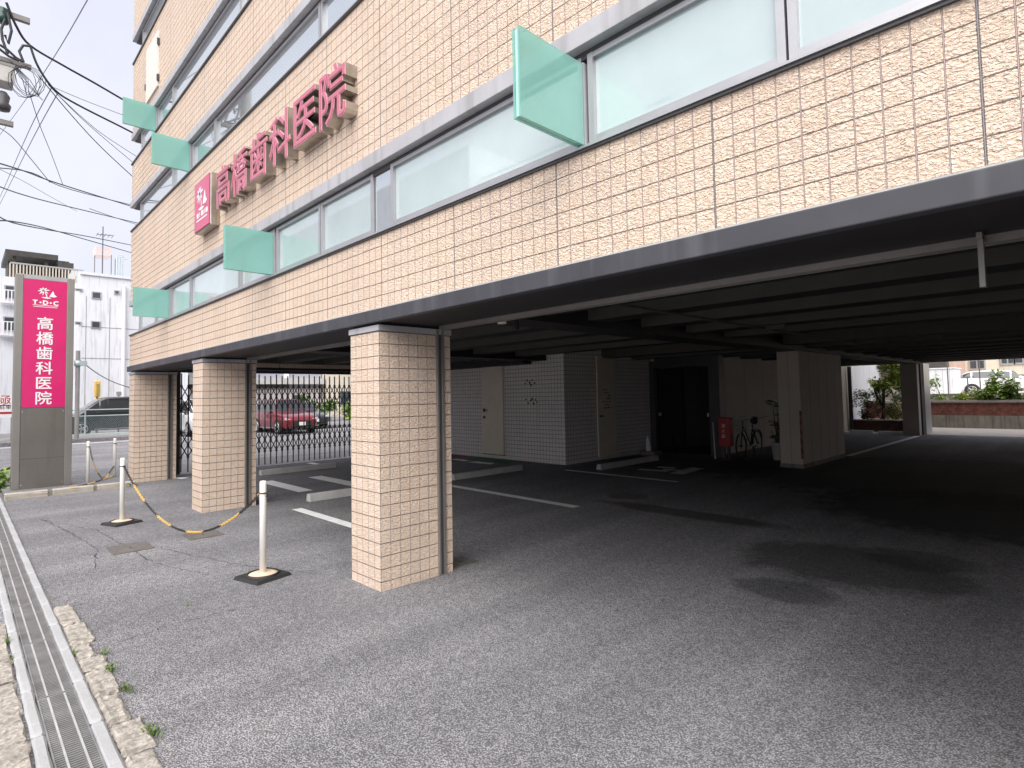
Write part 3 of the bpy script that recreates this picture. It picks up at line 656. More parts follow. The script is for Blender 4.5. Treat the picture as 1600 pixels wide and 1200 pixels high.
for side,(y0,y1) in (('right',(.5085,.571)),('left',(.285,.3395))):
    off=.26 if side=='right' else .2
    k0=stone('drain_kerb',0,.588,y0,y1,-.03,.024,M['kerb'],31,.0012,3)
    lb='grey concrete drain kerb on the car park side of the grates' if side=='right' else 'grey concrete drain kerb on the street side of the grates'
    tag(k0,lb,'drain kerb','%s kerbs of the street drain'%('car park side' if side=='right' else 'street side'))
    for i in range(23):
        o=k0 if i==0 else k0.copy()
        if i: COL.objects.link(o)
        o.location=(-14.1+off+.6*i+.294,(y0+y1)/2,-.003+.0012*math.sin(i*2.1)); o.rotation_euler.z=.004*math.sin(i*1.7)
xs=[-5.92,-5.36,-4.90,-4.60,-4.36,-3.94,-3.56,-3.2,-2.8]
sl=['first','second','third','fourth','fifth','sixth','seventh','eighth']
for i in range(8):
    tag(stone('granite_block',xs[i]+.012,xs[i+1]-.012,.578,.695+.02*math.sin(i*2.3),-.05,.022+.006*math.sin(i*3.1),M['granite'],50+i,.004),'rough granite block on the car park side of the drain, %s from the pylon sign'%sl[i],'granite block','granite blocks along the car park side')
xs=[-5.8,-5.1,-4.55,-4.1,-3.7,-3.2,-2.7]
for i in range(6):
    tag(stone('granite_block',xs[i]+.014,xs[i+1]-.014,.045,.275,-.06,.018+.006*math.sin(i*2),M['granite'],70+i,.005),'rough granite block on the street side of the drain, %s from the pylon sign'%sl[i],'granite block','granite blocks along the street side')
# covers let into the asphalt
def cover(name,label,x0,x1,y0,y1,m_):
    t=thing(name,label,'cover',((x0+x1)/2,(y0+y1)/2,0))
    g=MB(); g.box(x0,x1,y0,y1,-.01,.0055); g.build('plate',m_,t)
    g=MB(); 
    for (a,b,c,d) in ((x0-.02,x0,y0-.02,y1+.02),(x1,x1+.02,y0-.02,y1+.02),(x0,x1,y0-.02,y0),(x0,x1,y1,y1+.02)): g.box(a,b,c,d,-.01,.0075)
    g.build('frame',M['iron'],t); g=MB(); g.box((x0+x1)/2-.02,(x0+x1)/2+.02,(y0+y1)/2-.008,(y0+y1)/2+.008,.0055,.008); g.build('lifting_slot',M['black'],t)
cover('access_cover','rusty square access cover in the asphalt nearest the drain',-7.92,-7.52,1.25,1.60,M['iron'])
cover('access_cover','small rusty access cover in the asphalt under the hanging chain',-7.95,-7.6,2.02,2.36,M['iron'])
cover('access_cover','flat cover with a bright edge at the inner foot of the nearest pillar',-4.62,-4.40,3.48,3.72,M['iron'])
t=thing('manhole_cover','round iron manhole cover in the dark car park floor','manhole cover',(-5.34,7.66,0))
m=MB(); m.lathe((-5.34,7.66,0),[(.0,.006),(.27,.006),(.27,-.005)],32,smooth=False); m.build('lid',M['iron'],t)
m=MB(); m.lathe((-5.34,7.66,0),[(.275,.009),(.31,.009),(.32,-.005)],32,smooth=False); m.lathe((-5.34,7.66,0),[(.12,.0085),(.135,.0085)],32,smooth=False); m.build('ring',M['iron'],t)
# wheel stops
def stop(label, p, L, along, hgt=.115, wd=.15, mat='concrete'):
    g=MB(); pr=[(-wd/2,0),(wd/2,0),(wd/2-.025,hgt),(-wd/2+.025,hgt)]
    g.poly(pr,'x' if along=='x' else 'y',0,L); 
    if along=='y': pass
    o=g.build('wheel_stop',M[mat],None,origin=(0,0,0),bevel=.008,recalc=True); o.location=(p[0],p[1],0); tag(o,label,'wheel stop','concrete wheel stops in the parking bays'); return o
stop('long pale wheel stop in front of the folding gate',(-12.85,4.75,0),1.75,'y')
stop('pale wheel stop half hidden by the nearest pillar',(-8.95,4.06,0),1.75,'y',.12)
stop('dim wheel stop beside the green floor panel',(-8.98,7.0,0),1.9,'y')
stop('dim wheel stop in front of the grey door facing the side',(-7.65,9.95,0),2.3,'y')
stop('white wheel stop by the rear planter, left of the pair',(-6.68,24.0,0),.75,'x',.11,.14,'white_line')
stop('white wheel stop by the rear planter, right of the pair',(-5.72,23.85,0),.75,'x',.11,.14,'white_line')

# ================================================================== chain posts and chains
def stand(x,y,label,rz,base=True):
    t=thing('chain_post',label,'chain post',(x,y,0),'white chain posts')
    m=MB(); m.lathe((x,y,0),[(.0,.02),(.030,.02),(.030,.86),(.026,.885),(.0,.888)],16); m.build('tube',M['white_post'],t)
    if base:
        c,s=math.cos(rz),math.sin(rz); q=lambda u,v,z:(x+u*c-v*s,y+u*s+v*c,z)
        m=MB(); h=.165; hb=.18
        m.hexa([q(-hb,-hb,.002),q(hb,-hb,.002),q(hb,hb,.002),q(-hb,hb,.002)],[q(-h,-h,.03),q(h,-h,.03),q(h,h,.03),q(-h,h,.03)]); m.build('base_plate',M['black'],t)
        m=MB(); m.lathe((x,y,0),[(.0,.052),(.09,.048),(.125,.036),(.13,.0305)],24); m.build('base_fill',M['sand'],t)
        m=MB(); m.lathe((x,y,0),[(.128,.0305),(.13,.045),(.142,.045),(.146,.0305)],24); m.build('base_rim',M['black'],t)
    m=MB(); m.tube([(x+.034*math.cos(a*math.pi/6),y+.034*math.sin(a*math.pi/6),.775) for a in range(12)],.006,6,closed=True); m.tube([(x+.03,y+.005,.775),(x+.065,y+.01,.785),(x+.07,y+.012,.76),(x+.05,y+.01,.745)],.005,6); m.build('hook',M['black'],t)
    return t
stand(-5.50,2.06,'white chain post on a square black base, nearest the camera',.25)
stand(-9.37,1.63,'white chain post on a square black base, between the drain and the corner pillars',.35)
stand(-14.15,1.88,'white chain post without base in the bed, close to the pylon sign',0,False)
stand(-14.75,2.42,'white chain post without base in the bed, in front of the corner pillar',0,False)
def chain(label, pts, run=7, pitch=.033, first=0):
    t=thing('plastic_chain',label,'chain',pts[0],'yellow and black chains')
    P=[Vector(p) for p in pts]; D=[0]
    for a,b in zip(P,P[1:]): D.append(D[-1]+(b-a).length)
    def at(d):
        for i in range(len(P)-1):
            if d<=D[i+1] or i==len(P)-2:
                k=(d-D[i])/max(1e-6,D[i+1]-D[i]); return P[i].lerp(P[i+1],k), (P[i+1]-P[i]).normalized()
    n=int(D[-1]/pitch); cur=None; k=0; ci=first
    for i in range(n):
        if k==0: cur=MB()
        c,d=at((i+.5)*pitch); up=Vector((0,0,1)); sd=d.cross(up).normalized(); nn=sd.cross(d)
        a=(sd+nn).normalized() if i%2 else (sd-nn).normalized()
        L,W=.0235,.0105
        loop=[c+d*(L-W)*sx+ (d*math.cos(q)*sx*0+d*W*math.cos(q)+a*W*math.sin(q)) for sx,qs in ((1,(-80,-30,30,80)),(-1,(100,150,210,260))) for q in [math.radians(z) for z in qs]]
        cur.tube(loop,.0038,5,closed=True)
        k+=1
        if k==run or i==n-1:
            cur.build('yellow_links' if ci%2==0 else 'black_links',M['yellow'] if ci%2==0 else M['black'],t); k=0; ci+=1
    return t
def sag(a,b,low,n=24,bias=.5):
    a=Vector(a);b=Vector(b); out=[]
    for i in range(n+1):
        k=i/n; base=a.lerp(b,k); base.z-=4*k*(1-k)*low; out.append(base)
    return out
chain('yellow and black plastic chain hanging between the two near white posts',sag((-9.33,1.64,.775),(-5.54,2.06,.775),.60,40),13,.034,1)
chain('yellow and black plastic chain drooping onto the bed between the two far white posts',[(-14.15,1.9,.78),(-14.2,1.95,.55),(-14.3,2.04,.28),(-14.4,2.14,.10),(-14.52,2.26,.085),(-14.62,2.34,.09),(-14.74,2.40,.12)],9,.034,1)
# chain tail from the far post down to the near stand
chain('loose chain lying along the kerb from the bed to the chain post',[(-14.7,2.4,.3),(-14.3,2.2,.10),(-13.9,1.95,.085),(-13.5,1.7,.09),(-13.29,1.5,.12)],9,.034,1)

# ================================================================== folding gate
GX=-14.5
t=thing('folding_gate','dark steel folding lattice gate closing the left side of the car park','gate',(GX,6.6,0))
m=MB(); m.box(GX-.05,GX+.05,3.51,3.59,.02,2.30); m.build('gate_post',M['gate'],t)
m=MB(); m.box(GX-.05,GX+.05,10.0,10.08,.02,2.30); m.build('gate_post',M['gate'],t)
yy=[3.62+.1425*i for i in range(45)]
for i,y in enumerate(yy):
    m=MB(); m.box(GX-.012,GX+.012,y-.011,y+.011,.05,2.28 if i%3==0 else 2.24); m.build('gate_bar',M['gate'],t)
for z0,z1,z2 in ((1.99,1.715,1.44),(.92,.65,.38)):
    m=MB()
    for i,(a,b) in enumerate(zip(yy,yy[1:])):
        for (za,zb) in ((z0,z1),(z1,z2)):
            m.tube([(GX+.016,a,za),(GX+.016,b,zb)],.0115,4,smooth=False); m.tube([(GX-.016,a,zb),(GX-.016,b,za)],.0115,4,smooth=False)
    for y in yy:
        for z in (z0,z1,z2): m.box(GX-.022,GX+.022,y-.021,y+.021,z-.024,z+.024)
    m.build('lattice',M['gate'],t)
m=MB(); m.box(GX-.03,GX+.03,3.5,10.1,.0,.012); m.build('floor_track',M['rail'],t)

# ================================================================== cars
def car(label, loc, rz, paintm, L, W, H, kind='suv', group=None, cat='car', parts=True):
    """modelled along +X (nose at +L/2); body loft, glass, wheels, lamps"""
    t=local('parked_car' if cat=='car' else 'parked_van',label,cat,loc,rz,group)
    hl=L/2; w=W/2
    if kind=='suv':
        st=[(-hl,.42,.78,.80,.80,.70),(-hl+.06,.30,.98,1.02,.92,.74),(-hl+.30,.24,1.03,H-.18,.98,.72),(-hl+.75,.22,1.03,H-.02,1,.74),(-.3,.22,1.0,H,1,.75),(.35,.22,.98,H-.05,1,.74),(hl-1.42,.22,.97,1.02,1,.86),(hl-.95,.22,.95,.98,1,.88),(hl-.35,.24,.88,.91,.97,.84),(hl-.10,.28,.78,.80,.90,.78),(hl,.36,.62,.64,.80,.70)]
    elif kind=='van':
        st=[(-hl,.40,.95,1.0,.9,.84),(-hl+.05,.28,1.05,H-.16,.97,.80),(-hl+.25,.22,1.05,H-.03,1,.80),(-.6,.22,1.03,H,1,.82),(.5,.22,1.02,H-.02,1,.81),(hl-1.55,.22,1.0,H-.14,1,.80),(hl-.72,.22,.99,1.08,.99,.86),(hl-.25,.24,.90,.94,.95,.84),(hl-.06,.28,.74,.76,.90,.80),(hl,.36,.60,.62,.82,.74)]
    else:
        st=[(-hl,.40,.80,.82,.84,.74),(-hl+.08,.28,.92,.95,.93,.80),(-hl+.55,.22,.95,1.02,.98,.82),(-hl+1.15,.20,.94,H-.08,1,.70),(-.25,.20,.92,H,1,.72),(.25,.20,.91,H-.04,1,.72),(hl-1.50,.20,.90,.95,1,.84),(hl-.9,.21,.86,.89,.99,.86),(hl-.25,.24,.76,.79,.94,.82),(hl-.04,.28,.66,.68,.86,.76),(hl,.36,.56,.58,.78,.68)]
    b=MB(); rings=[]
    for x,zb,zs,zt,ws,wt in st:
        s=w*ws; q=w*wt
        half=[(s*.84,zb),(s*.97,zb+.10),(s,zb+(zs-zb)*.55),(s*.985,zs),(q+.02,zt-.05 if zt-zs>.12 else zt-.01),(q*.82,zt),(0,zt+.012)]
        rings.append([(x,-y,z) for y,z in half]+[(x,y,z) for y,z in half[-2::-1]])
    n=len(rings[0]); gl=[]
    for i in range(len(rings)-1):
        for k in range(n-1):
            q=[rings[i][k],rings[i][k+1],rings[i+1][k+1],rings[i+1][k]]
            tall0=st[i][3]-st[i][2]; tall1=st[i+1][3]-st[i+1][2]
            side=k in (3,n-5); top=k in (4,5,n-7,n-6)
            if side and tall0>.2 and tall1>.2: gl.append(q)
            elif (top or (k in (3,n-5))) and ((tall0>.3)!=(tall1>.3)) : gl.append(q) if top or True else None
            b.face(q,0,True)
    b.face(rings[0][::-1],0); b.face(rings[-1],0)
    o=b.build('body',paintm,t,recalc=True,merge=True)
    e=o.modifiers.new('crease','BEVEL'); e.width=.02; e.segments=2; e.limit_method='ANGLE'; e.angle_limit=math.radians(28)
    G=MB()
    for q in gl:
        p=[Vector(a) for a in q]; c=sum(p,Vector())/4; nn=(p[1]-p[0]).cross(p[3]-p[0]); nn=nn.normalized()
        out=Vector((c.x*.15,c.y,c.z-.7)); nn=nn if nn.dot(out)>0 else -nn
        G.face([c+(a-c)*.90+nn*.008 for a in p])
    G.build('window_glass',M['car_glass'],t)
    for x in (hl-.82,-hl+.78):
        for s in (-1,1):
            y=s*(w-.09)
            a=MB(); a.tube([(x,s*(w-.02),.33),(x,s*(w+.004),.33)],[.385,.385],24); a.build('wheel_arch',M['black'],t)
            wm=MB(); wm.tube([(x,y-.10,.325),(x,y-.085,.325),(x,y+.10,.325),(x,y+.11,.325)],[.27,.325,.325,.28],24); wh=wm.build('wheel',M['tyre'],t)
            rm=MB(); yy_=s*(w+.021)
            rm.tube([(x,yy_-.012*s,.325),(x,yy_+.0*s,.325)],[.07,.06],12)
            for k in range(5):
                an=k*2*math.pi/5; d=Vector((math.cos(an),0,math.sin(an))); c0=Vector((x,yy_-.004*s,.325))
                rm.tube([c0+d*.04,c0+d*.22],[.035,.028],6)
            rm.tube([(x+.225*math.cos(a*math.pi/12),yy_-.008*s,.325+.225*math.sin(a*math.pi/12)) for a in range(24)],.018,6,closed=True)
            rm.build('rim',M['rim'],wh)
    # nose
    m=MB(); m.box(hl-.03,hl+.012,-w*.55,w*.55,.36,.62); gr=m.build('grille',M['black'],t,bevel=.02)
    m=MB(); m.box(hl+.0125,hl+.026,-.165,.165,.40,.565); m.build('number_plate',M['plate'],gr)
    m=MB(); m.box(hl-.06,hl-.002,-w*.74,w*.74,.235,.345); m.build('lower_bumper',M['black'],t,bevel=.02)
    for s in (-1,1):
        m=MB(); m.poly([(s*w*.56,.63),(s*w*.90,.66),(s*w*.93,.77),(s*w*.60,.71)] if s>0 else [(s*w*.56,.63),(s*w*.60,.71),(s*w*.93,.77),(s*w*.90,.66)],'x',hl-.22,hl-.035); m.build('headlight',M['lamp'],t,bevel=.01,recalc=True)
        m=MB(); m.box(hl-1.50,hl-1.36,s*(w*.99),s*(w+.17),.98,1.11); m.build('wing_mirror',paintm,t,bevel=.035)
        m=MB(); m.box(-hl-.006,-hl+.10,s*w*.6,s*w*.83,.72,.92); m.build('tail_light',M['red'],t,bevel=.01)
        m=MB(); m.box(-.02+.0,.02,s*(w+.001),s*(w*1.0+.012),.86,.88); m.box(-.14,.04,s*(w+.002),s*(w+.014),.84,.865); m.build('door_handle',paintm,t)
        m=MB(); m.box(-hl+1.2,hl-1.3,s*(w*.96),s*(w*1.006),.26,.30); m.build('sill_trim',M['rim'],t)
    return t
car('deep red hatchback with white number plate parked facing the street, seen through the folding gate',(-28.85,11.85,0),0,M['car_red'],4.2,1.75,1.68,'suv')
car('white small van parked beside the red hatchback across the street',(-30.6,8.45,0),0,M['car_white'],3.6,1.6,1.75,'van',None,'van')
car('black car parked on the far side of the red hatchback',(-32.2,14.1,0),0,M['car_black'],4.4,1.72,1.45,'sedan')
car('black people carrier parked behind the wire mesh fence',(-35.0,5.75,.1),-math.pi/2+.05,M['car_black'],4.7,1.75,1.86,'van',None,'van')
car('white car parked at the far left behind the parking sign',(-34.2,-.55,.1),.05,M['car_white'],4.2,1.7,1.5,'suv')
car('white estate car parked above the rear retaining wall',(-4.15,45.5,1.1),0,M['car_white'],4.5,1.7,1.52,'suv')

# ================================================================== across the street
FX=-32.6
def chain_fence(x,y0,y1,label):
    t=thing('mesh_fence',label,'fence',(x,(y0+y1)/2,.1))
    n=round((y1-y0)/2.0)
    for i in range(n+1): m=MB(); y=y0+(y1-y0)*i/n; m.cyl((x,y,.0),(x,y,1.36),.035,8); m.build('fence_post',M['galv'],t)
    for z in (.22,1.06,1.34): m=MB(); m.cyl((x,y0,z),(x,y1,z),.026,6); m.build('fence_rail',M['galv'],t)
    m=MB(); h=.84; p=.085; k=y0-h
    while k<y1:
        for s in (0,1):
            a0=max(k,y0); a1=min(k+h,y1)
            if a1>a0:
                za=.22+(a0-k); zb=.22+(a1-k)
                if s: za,zb=1.06-(a0-k),1.06-(a1-k)
                m.box(x-.001,x+.001,0,0,0,0) if False else m.face([(x+.002*s,a0,za-.004),(x+.002*s,a1,zb-.004),(x+.002*s,a1,zb+.004),(x+.002*s,a0,za+.004)])
        k+=p
    m.build('wire_mesh',M['galv'],t); return t
chain_fence(FX,2.2,8.2,'pale galvanised wire mesh fence in front of the black people carrier')
chain_fence(FX,-5.5,1.0,'pale galvanised wire mesh fence at the far left, below the parking sign')
m=MB(); m.box(-32.75,-32.45,-5.5,8.2,.05,.2); struct(m.build('fence_kerb',M['concrete']))
# parking sign (partly behind the pylon)
SX=-32.2
t=thing('parking_sign','white parking board with red and black characters on posts at the far left','sign',(SX,.2,.1))
a=on_x(-14,618,SX); b=on_x(26,652,SX)
for y in (a.y+.15,b.y-.15): m=MB(); m.cyl((SX-.06,y,.1),(SX-.06,y,a.z),.04,8); m.build('post',M['pole'],t)
m=MB(); m.box(SX-.05,SX,a.y,b.y,b.z,a.z); bd=m.build('board',M['white'],t)
H_=a.z-b.z
text_mb('極厚',.52,.004).xf(FACE_RIGHT((SX+.004,on_x(18,626,SX).y,on_x(6,626,SX).z))).build('lettering',M['red'],bd)
text_mb('駐車場',.2,.004).xf(FACE_RIGHT((SX+.004,on_x(13,636,SX).y,on_x(6,636,SX).z))).build('lettering',M['black'],bd)
m=MB(); m.box(SX+.001,SX+.004,a.y+.05,b.y-.05,a.z-H_*.84,a.z-H_*.74); m.build('red_band',M['red'],bd)
# white rendered building at the far left with roof clutter
WX=-41.0
t=thing('white_apartment_block','white rendered apartment block with roof terrace and few small windows, behind the pylon sign','building',(WX,2,.1))
tl=on_x(-60,425,WX); tr=on_x(122,415,WX)
m=MB(); m.box(WX-12,WX,-9,tr.y,0,tl.z); m.build('wall',M['white_wall'],t)
tr2=on_x(121,428,WX+.8); rr=on_x(330,470,WX+.8)
m=MB(); m.box(WX-9,WX+.8,tr.y+.003,10.4,0,tr2.z); wl2=m.build('wall',M['white_wall'],t)
m=MB(); m.box(WX-9.1,WX+.9,tr.y+.003,10.5,tr2.z,tr2.z+.16); m.build('parapet',M['white_wall'],t)
def win(p0,p1,X,par,mat='window_dark',fr=.06,cage=False):
    a=on_x(*p0,X); b=on_x(*p1,X)
    m=MB(); m.box(X-.05,X+.05,a.y-fr,b.y+fr,b.z-fr,a.z+fr); f=m.build('window',M['sill'],par)
    m=MB(); m.box(X+.051,X+.06,a.y,b.y,b.z,a.z); m.build('pane',M[mat],f)
    if cage:
        m=MB(); 
        for k in range(6): y=a.y-.2+(b.y-a.y+.4)*k/5; m.cyl((X+.4,y,b.z-.3),(X+.4,y,a.z-.25),.03,6)
        m.box(X+.06,X+.42,a.y-.22,b.y+.22,b.z-.34,b.z-.29); m.box(X+.38,X+.42,a.y-.22,b.y+.22,a.z-.29,a.z-.24); m.build('window_guard',M['white'],f)
for p0,p1 in (((145,457),(156,466)),((144,503),(155,512)),((180,455),(185,459)),((119,452),(127,454)),((119,504),(125,506))): win(p0,p1,WX+.8,t)
for p0,p1 in (((9,447),(21,466)),((7,496),(21,516))): win(p0,p1,WX,t,cage=True)
for x0,x1 in ((190.5,195.5),):
    a=on_x(x0,446,WX+.95); b=on_x(x1,640,WX+.95); m=MB(); m.cyl((WX+.95,(a.y+b.y)/2,.1),(WX+.95,(a.y+b.y)/2,a.z),.10,10); m.build('downpipe',M['white'],t)
m=MB()
for xx in (135,172):
    a=on_x(xx,470,WX+.81); m.box(WX+.80,WX+.812,a.y-.012,a.y+.012,1.5,tr2.z-1.2)
for zz_ in (4.2,6.0): m.box(WX+.80,WX+.811,tr.y+.1,10.3,zz_,zz_+.03)
m.build('render_crack',M['old_concrete'],wl2)
a=on_x(16,402,WX); b=on_x(131,420,WX)
rl=tl.z
for i in range(24):
    y=a.y+(b.y-a.y)*i/23; m=MB(); m.box(WX-.06,WX-.02,y-.03,y+.03,rl,rl+.75); m.build('railing_bar',M['cream_wall'],t)
m=MB(); m.box(WX-.08,WX,a.y,b.y,rl+.75,rl+.83); m.build('railing_top',M['sill'],t)
a=on_x(8,384,WX-1); b=on_x(90,386,WX-1); c=on_x(114,394,WX-1)
m=MB(); m.box(WX-5,WX-.6,a.y,b.y,a.z-.55,a.z-.25); m.box(WX-5,WX-.6,b.y,c.y,a.z-.95,a.z-.62); m.build('pergola_roof',M['roof_dark'],t)
for y in (a.y+.4,b.y-.5,c.y-.4): m=MB(); m.box(WX-1,WX-.85,y-.07,y+.07,rl,a.z-.5); m.build('pergola_post',M['bark'],t)
m=MB(); m.box(WX-5,WX-2.5,a.y+.2,c.y,rl,rl+1.7); m.build('terrace_shade',M['roof_dark'],t)
a=on_x(150,405,WX-3); b=on_x(174,397,WX-3); m=MB(); m.box(WX-4.2,WX-3,a.y,b.y,on_x(160,399,WX-3).z,on_x(160,386,WX-3).z); m.build('roof_tank',paint('pale_pink_tank',(.72,.58,.56),.6),t)
for k,(u,v) in enumerate(((148,402),(160,402),(174,402),(180,408))):
    p=on_x(u,v,WX-2); m=MB(); m.cyl((WX-2,p.y,tr2.z+.1),(WX-2,p.y,p.z+.15),.022,6); m.build('tank_stand_leg',M['iron'],t)
p=on_x(161,354,WX-2.5); q_=on_x(152,366,WX-2.5); r_=on_x(176,368,WX-2.5)
m=MB(); m.cyl((WX-2.5,p.y,tr2.z),(WX-2.5,p.y,p.z),.035,6); m.cyl((WX-2.5,q_.y,q_.z),(WX-2.5,r_.y,r_.z),.025,6)
for k in range(5): y=q_.y+(r_.y-q_.y)*k/4; m.cyl((WX-2.9,y,q_.z),(WX-2.1,y,q_.z),.018,5)
m.build('aerial',M['wire_grey'],t)
for k,u in enumerate((183,187,191)):
    p=on_x(u,410+3*k,WX-1); m=MB(); m.tube([(WX-1,p.y,tr2.z),(WX-1,p.y,p.z+.4),(WX-.9,p.y+.25,p.z+.5)],.04,6); m.build('vent_pipe',M['galv'],t)
# yellow lamp box and grey box on the wall, slim pole with a sagging cable
p=on_x(148,595,-36.5); q_=on_x(157,620,-36.5)
t=thing('signal_box','tall yellow signal box standing in front of the white rendered wall','signal',(-36.5,p.y,.1))
m=MB(); m.box(-36.7,-36.5,p.y,q_.y,q_.z,p.z); m.build('housing',M['yellow'],t,bevel=.04)
m=MB(); m.box(-36.499,-36.47,p.y+.08,p.y+.2,q_.z+.1,p.z-.15); m.build('face_plate',paint('ochre_plate',(.4,.3,.08),.5),t)
m=MB(); m.cyl((-36.6,(p.y+q_.y)/2,.1),(-36.6,(p.y+q_.y)/2,q_.z),.05,8); m.build('post',M['pole'],t)
p=on_x(122,548,-31.5)
t=thing('slim_pole','slim grey pole with clamps behind the pylon sign','pole',(-31.5,p.y,.1))
m=MB(); m.cyl((-31.5,p.y,.1),(-31.5,p.y,p.z),.085,10); m.build('shaft',M['pole'],t)
m=MB(); q_=on_x(124,568,-31.5); m.lathe((-31.5,p.y,q_.z),[(.1,-.12),(.13,-.12),(.13,.12),(.1,.12)],10); m.box(-31.45,-31.2,p.y+.05,p.y+.3,q_.z-.1,q_.z+.1); m.build('clamp',M['galv'],t)
m=MB(); p2=on_x(119,560,-31.5); p3=on_x(119,600,-31.5); m.box(-31.7,-31.4,p3.y-.3,p3.y-.1,p3.z,p2.z); m.build('notice_plate',M['white'],t)
m=MB(); p=on_x(183,612,-36.2); q_=on_x(190,618,-36.2); m.box(-36.5,-36.2,p.y,q_.y,q_.z,p.z); m.cyl((-36.35,(p.y+q_.y)/2,.1),(-36.35,(p.y+q_.y)/2,q_.z),.04,6); tag(m.build('meter_box',M['frame'],None,origin=(-36.35,p.y,.1)),'small dark grey box on a thin post before the white wall','box')
# houses and clutter seen through the folding gate
t=thing('grey_house','lilac grey house with a white downpipe, above the roof of the red hatchback','building',(-47,20,.1))
m=MB(); m.box(-55,-47,11.5,22.5,0,9); m.build('wall',M['grey_wall'],t)
m=MB(); m.box(-47,-46.2,11.5,22.5,2.9,3.4); m.build('canopy',M['concrete'],t)
m=MB(); m.box(-46.99,-46.6,11.6,19.5,2.62,2.88); m.build('awning_shade',M['roof_dark'],t)
m=MB(); m.box(-46.985,-46.9,11.6,22.4,0,2.6); m.build('shop_front',paint('pale_pink_shutter',(.62,.56,.54),.7),t)
p=on_x(447,590,-46.9); m=MB(); m.box(-46.95,-46.8,p.y-.2,p.y+.2,3.42,9); m.build('downpipe',M['white'],t)
for y in (13,16,20.5): m=MB(); m.box(-46.92,-46.88,y-.5,y+.5,.9,2.0); m.build('window',M['window_dark'],t)
t=thing('beige_house','beige house with a dark lean-to roof, right of the grey house through the gate','building',(-46,29,.1))
m=MB(); m.box(-54,-46,22.6,40,0,8); m.build('wall',M['cream_wall'],t)
m=MB(); m.box(-46,-43.5,26.5,40,2.95,3.1); m.build('lean_to_roof',M['roof_dark'],t)
for y in (24.3,31.0,35): m=MB(); m.box(-46.02,-45.94,y-.6,y+.6,1.0,2.3); w_=m.build('window',M['sill'],t); m=MB(); m.box(-45.939,-45.93,y-.5,y+.5,1.1,2.2); m.build('pane',M['window_dark'],w_)
t=thing('store_cabinet','pale blue steel cabinet beside the black car, seen through the gate','cabinet',(-28.6,16.2,0))
m=MB(); m.box(-29.2,-28.6,15.75,16.55,.05,1.25); m.build('case',paint('pale_blue_steel',(.42,.52,.58),.45),t,bevel=.02)
m=MB(); m.box(-28.598,-28.58,16.14,16.16,.15,1.2); m.box(-28.598,-28.57,16.2,16.23,.6,.8); m.build('door_edge',M['frame'],t)
t=thing('street_notice','yellow street notice with black marks beside the blue cabinet','sign',(-28,17.4,0))
m=MB(); m.box(-28.05,-28,16.9,18.1,.65,1.15); bd=m.build('board',M['yellow'],t)
text_mb('P3',.42,.006).xf(FACE_RIGHT((-27.996,17.5,.9))).build('lettering',M['black'],bd)
for y in (17.0,18.0): m=MB(); m.cyl((-28.1,y,0),(-28.1,y,.7),.03,6); m.build('leg',M['pole'],t)

# ================================================================== plants
def leaves(m, c, rad, n, size, r, mi=0, flat=.35, squash=(1,1,1)):
    c=Vector(c)
    for i in range(n):
        d=Vector((r.gauss(0,1),r.gauss(0,1),r.gauss(0,1))).normalized(); k=r.random()**.45
        p=c+Vector((d.x*rad*squash[0],d.y*rad*squash[1],d.z*rad*squash[2]))*k
        s=size*(.6+.8*r.random()); a=Vector((r.gauss(0,1),r.gauss(0,1),r.gauss(0,.5)-.25)).normalized()
        b=a.cross(Vector((r.gauss(0,flat),r.gauss(0,flat),1))).normalized(); nn=a.cross(b)
        m.face([p,p+a*s*.5+b*s*.27+nn*s*.05,p+a*s,p+a*s*.5-b*s*.27+nn*s*.05],mi)
def shrub(name,label,cat,base,blobs,mats,seed,size=.09,stems=4,group=None,bloom=0,extra=None):
    r=random.Random(seed); t=thing(name,label,cat,base,group)
    m=MB(); 
    for (dx,dy,dz,rad,n,mi) in blobs:
        # every blob is several smaller clumps, so the outline stays ragged
        for k in range(5):
            q=Vector((r.gauss(0,.5),r.gauss(0,.5),r.gauss(0,.45)))*rad
            leaves(m,(base[0]+dx+q.x,base[1]+dy+q.y,base[2]+dz+q.z),rad*.62,n//5,size,r,mi)
    m.build('foliage',mats,t)
    for i in range(stems):
        b=r.choice(blobs); e=Vector((base[0]+b[0]+r.gauss(0,b[3]*.3),base[1]+b[1]+r.gauss(0,b[3]*.3),base[2]+b[2]))
        s0=Vector((base[0]+r.gauss(0,.05),base[1]+r.gauss(0,.05),base[2]-.03)); md=s0.lerp(e,.5)+Vector((r.gauss(0,.05),r.gauss(0,.05),.05))
        m=MB(); m.tube([s0,md,e],[.018,.013,.006],6); m.build('stem',M['bark'],t)
    for i in range(bloom):
        b=r.choice(blobs); d=Vector((r.gauss(0,1),-abs(r.gauss(0,1)),abs(r.gauss(0,.8)))).normalized(); p=Vector((base[0]+b[0],base[1]+b[1],base[2]+b[2]))+d*b[3]*.95
        m=MB(); leaves(m,p,.075,40,.05,r,0,.8); m.build('bloom',M['bloom'],t)
    return t
# rear planter with its brick front
t=thing('brick_planter','dark brick planter with pale coping behind the rear pillar','planter',(-5.9,25.3,0))
m=MB(); m.box(-6.95,-4.95,25.05,25.2,0,.42); m.box(-5.1,-4.95,25.2,27.4,0,.42); m.build('brick_front',M['brick_dark'],t)
m=MB(); m.box(-6.97,-4.93,25.03,25.22,.421,.455); m.box(-5.12,-4.93,25.22,27.4,.421,.455); m.build('coping',M['concrete'],t)
m=MB(); m.box(-6.95,-5.105,25.225,27.4,0,.40); m.build('soil',M['soil'],t)
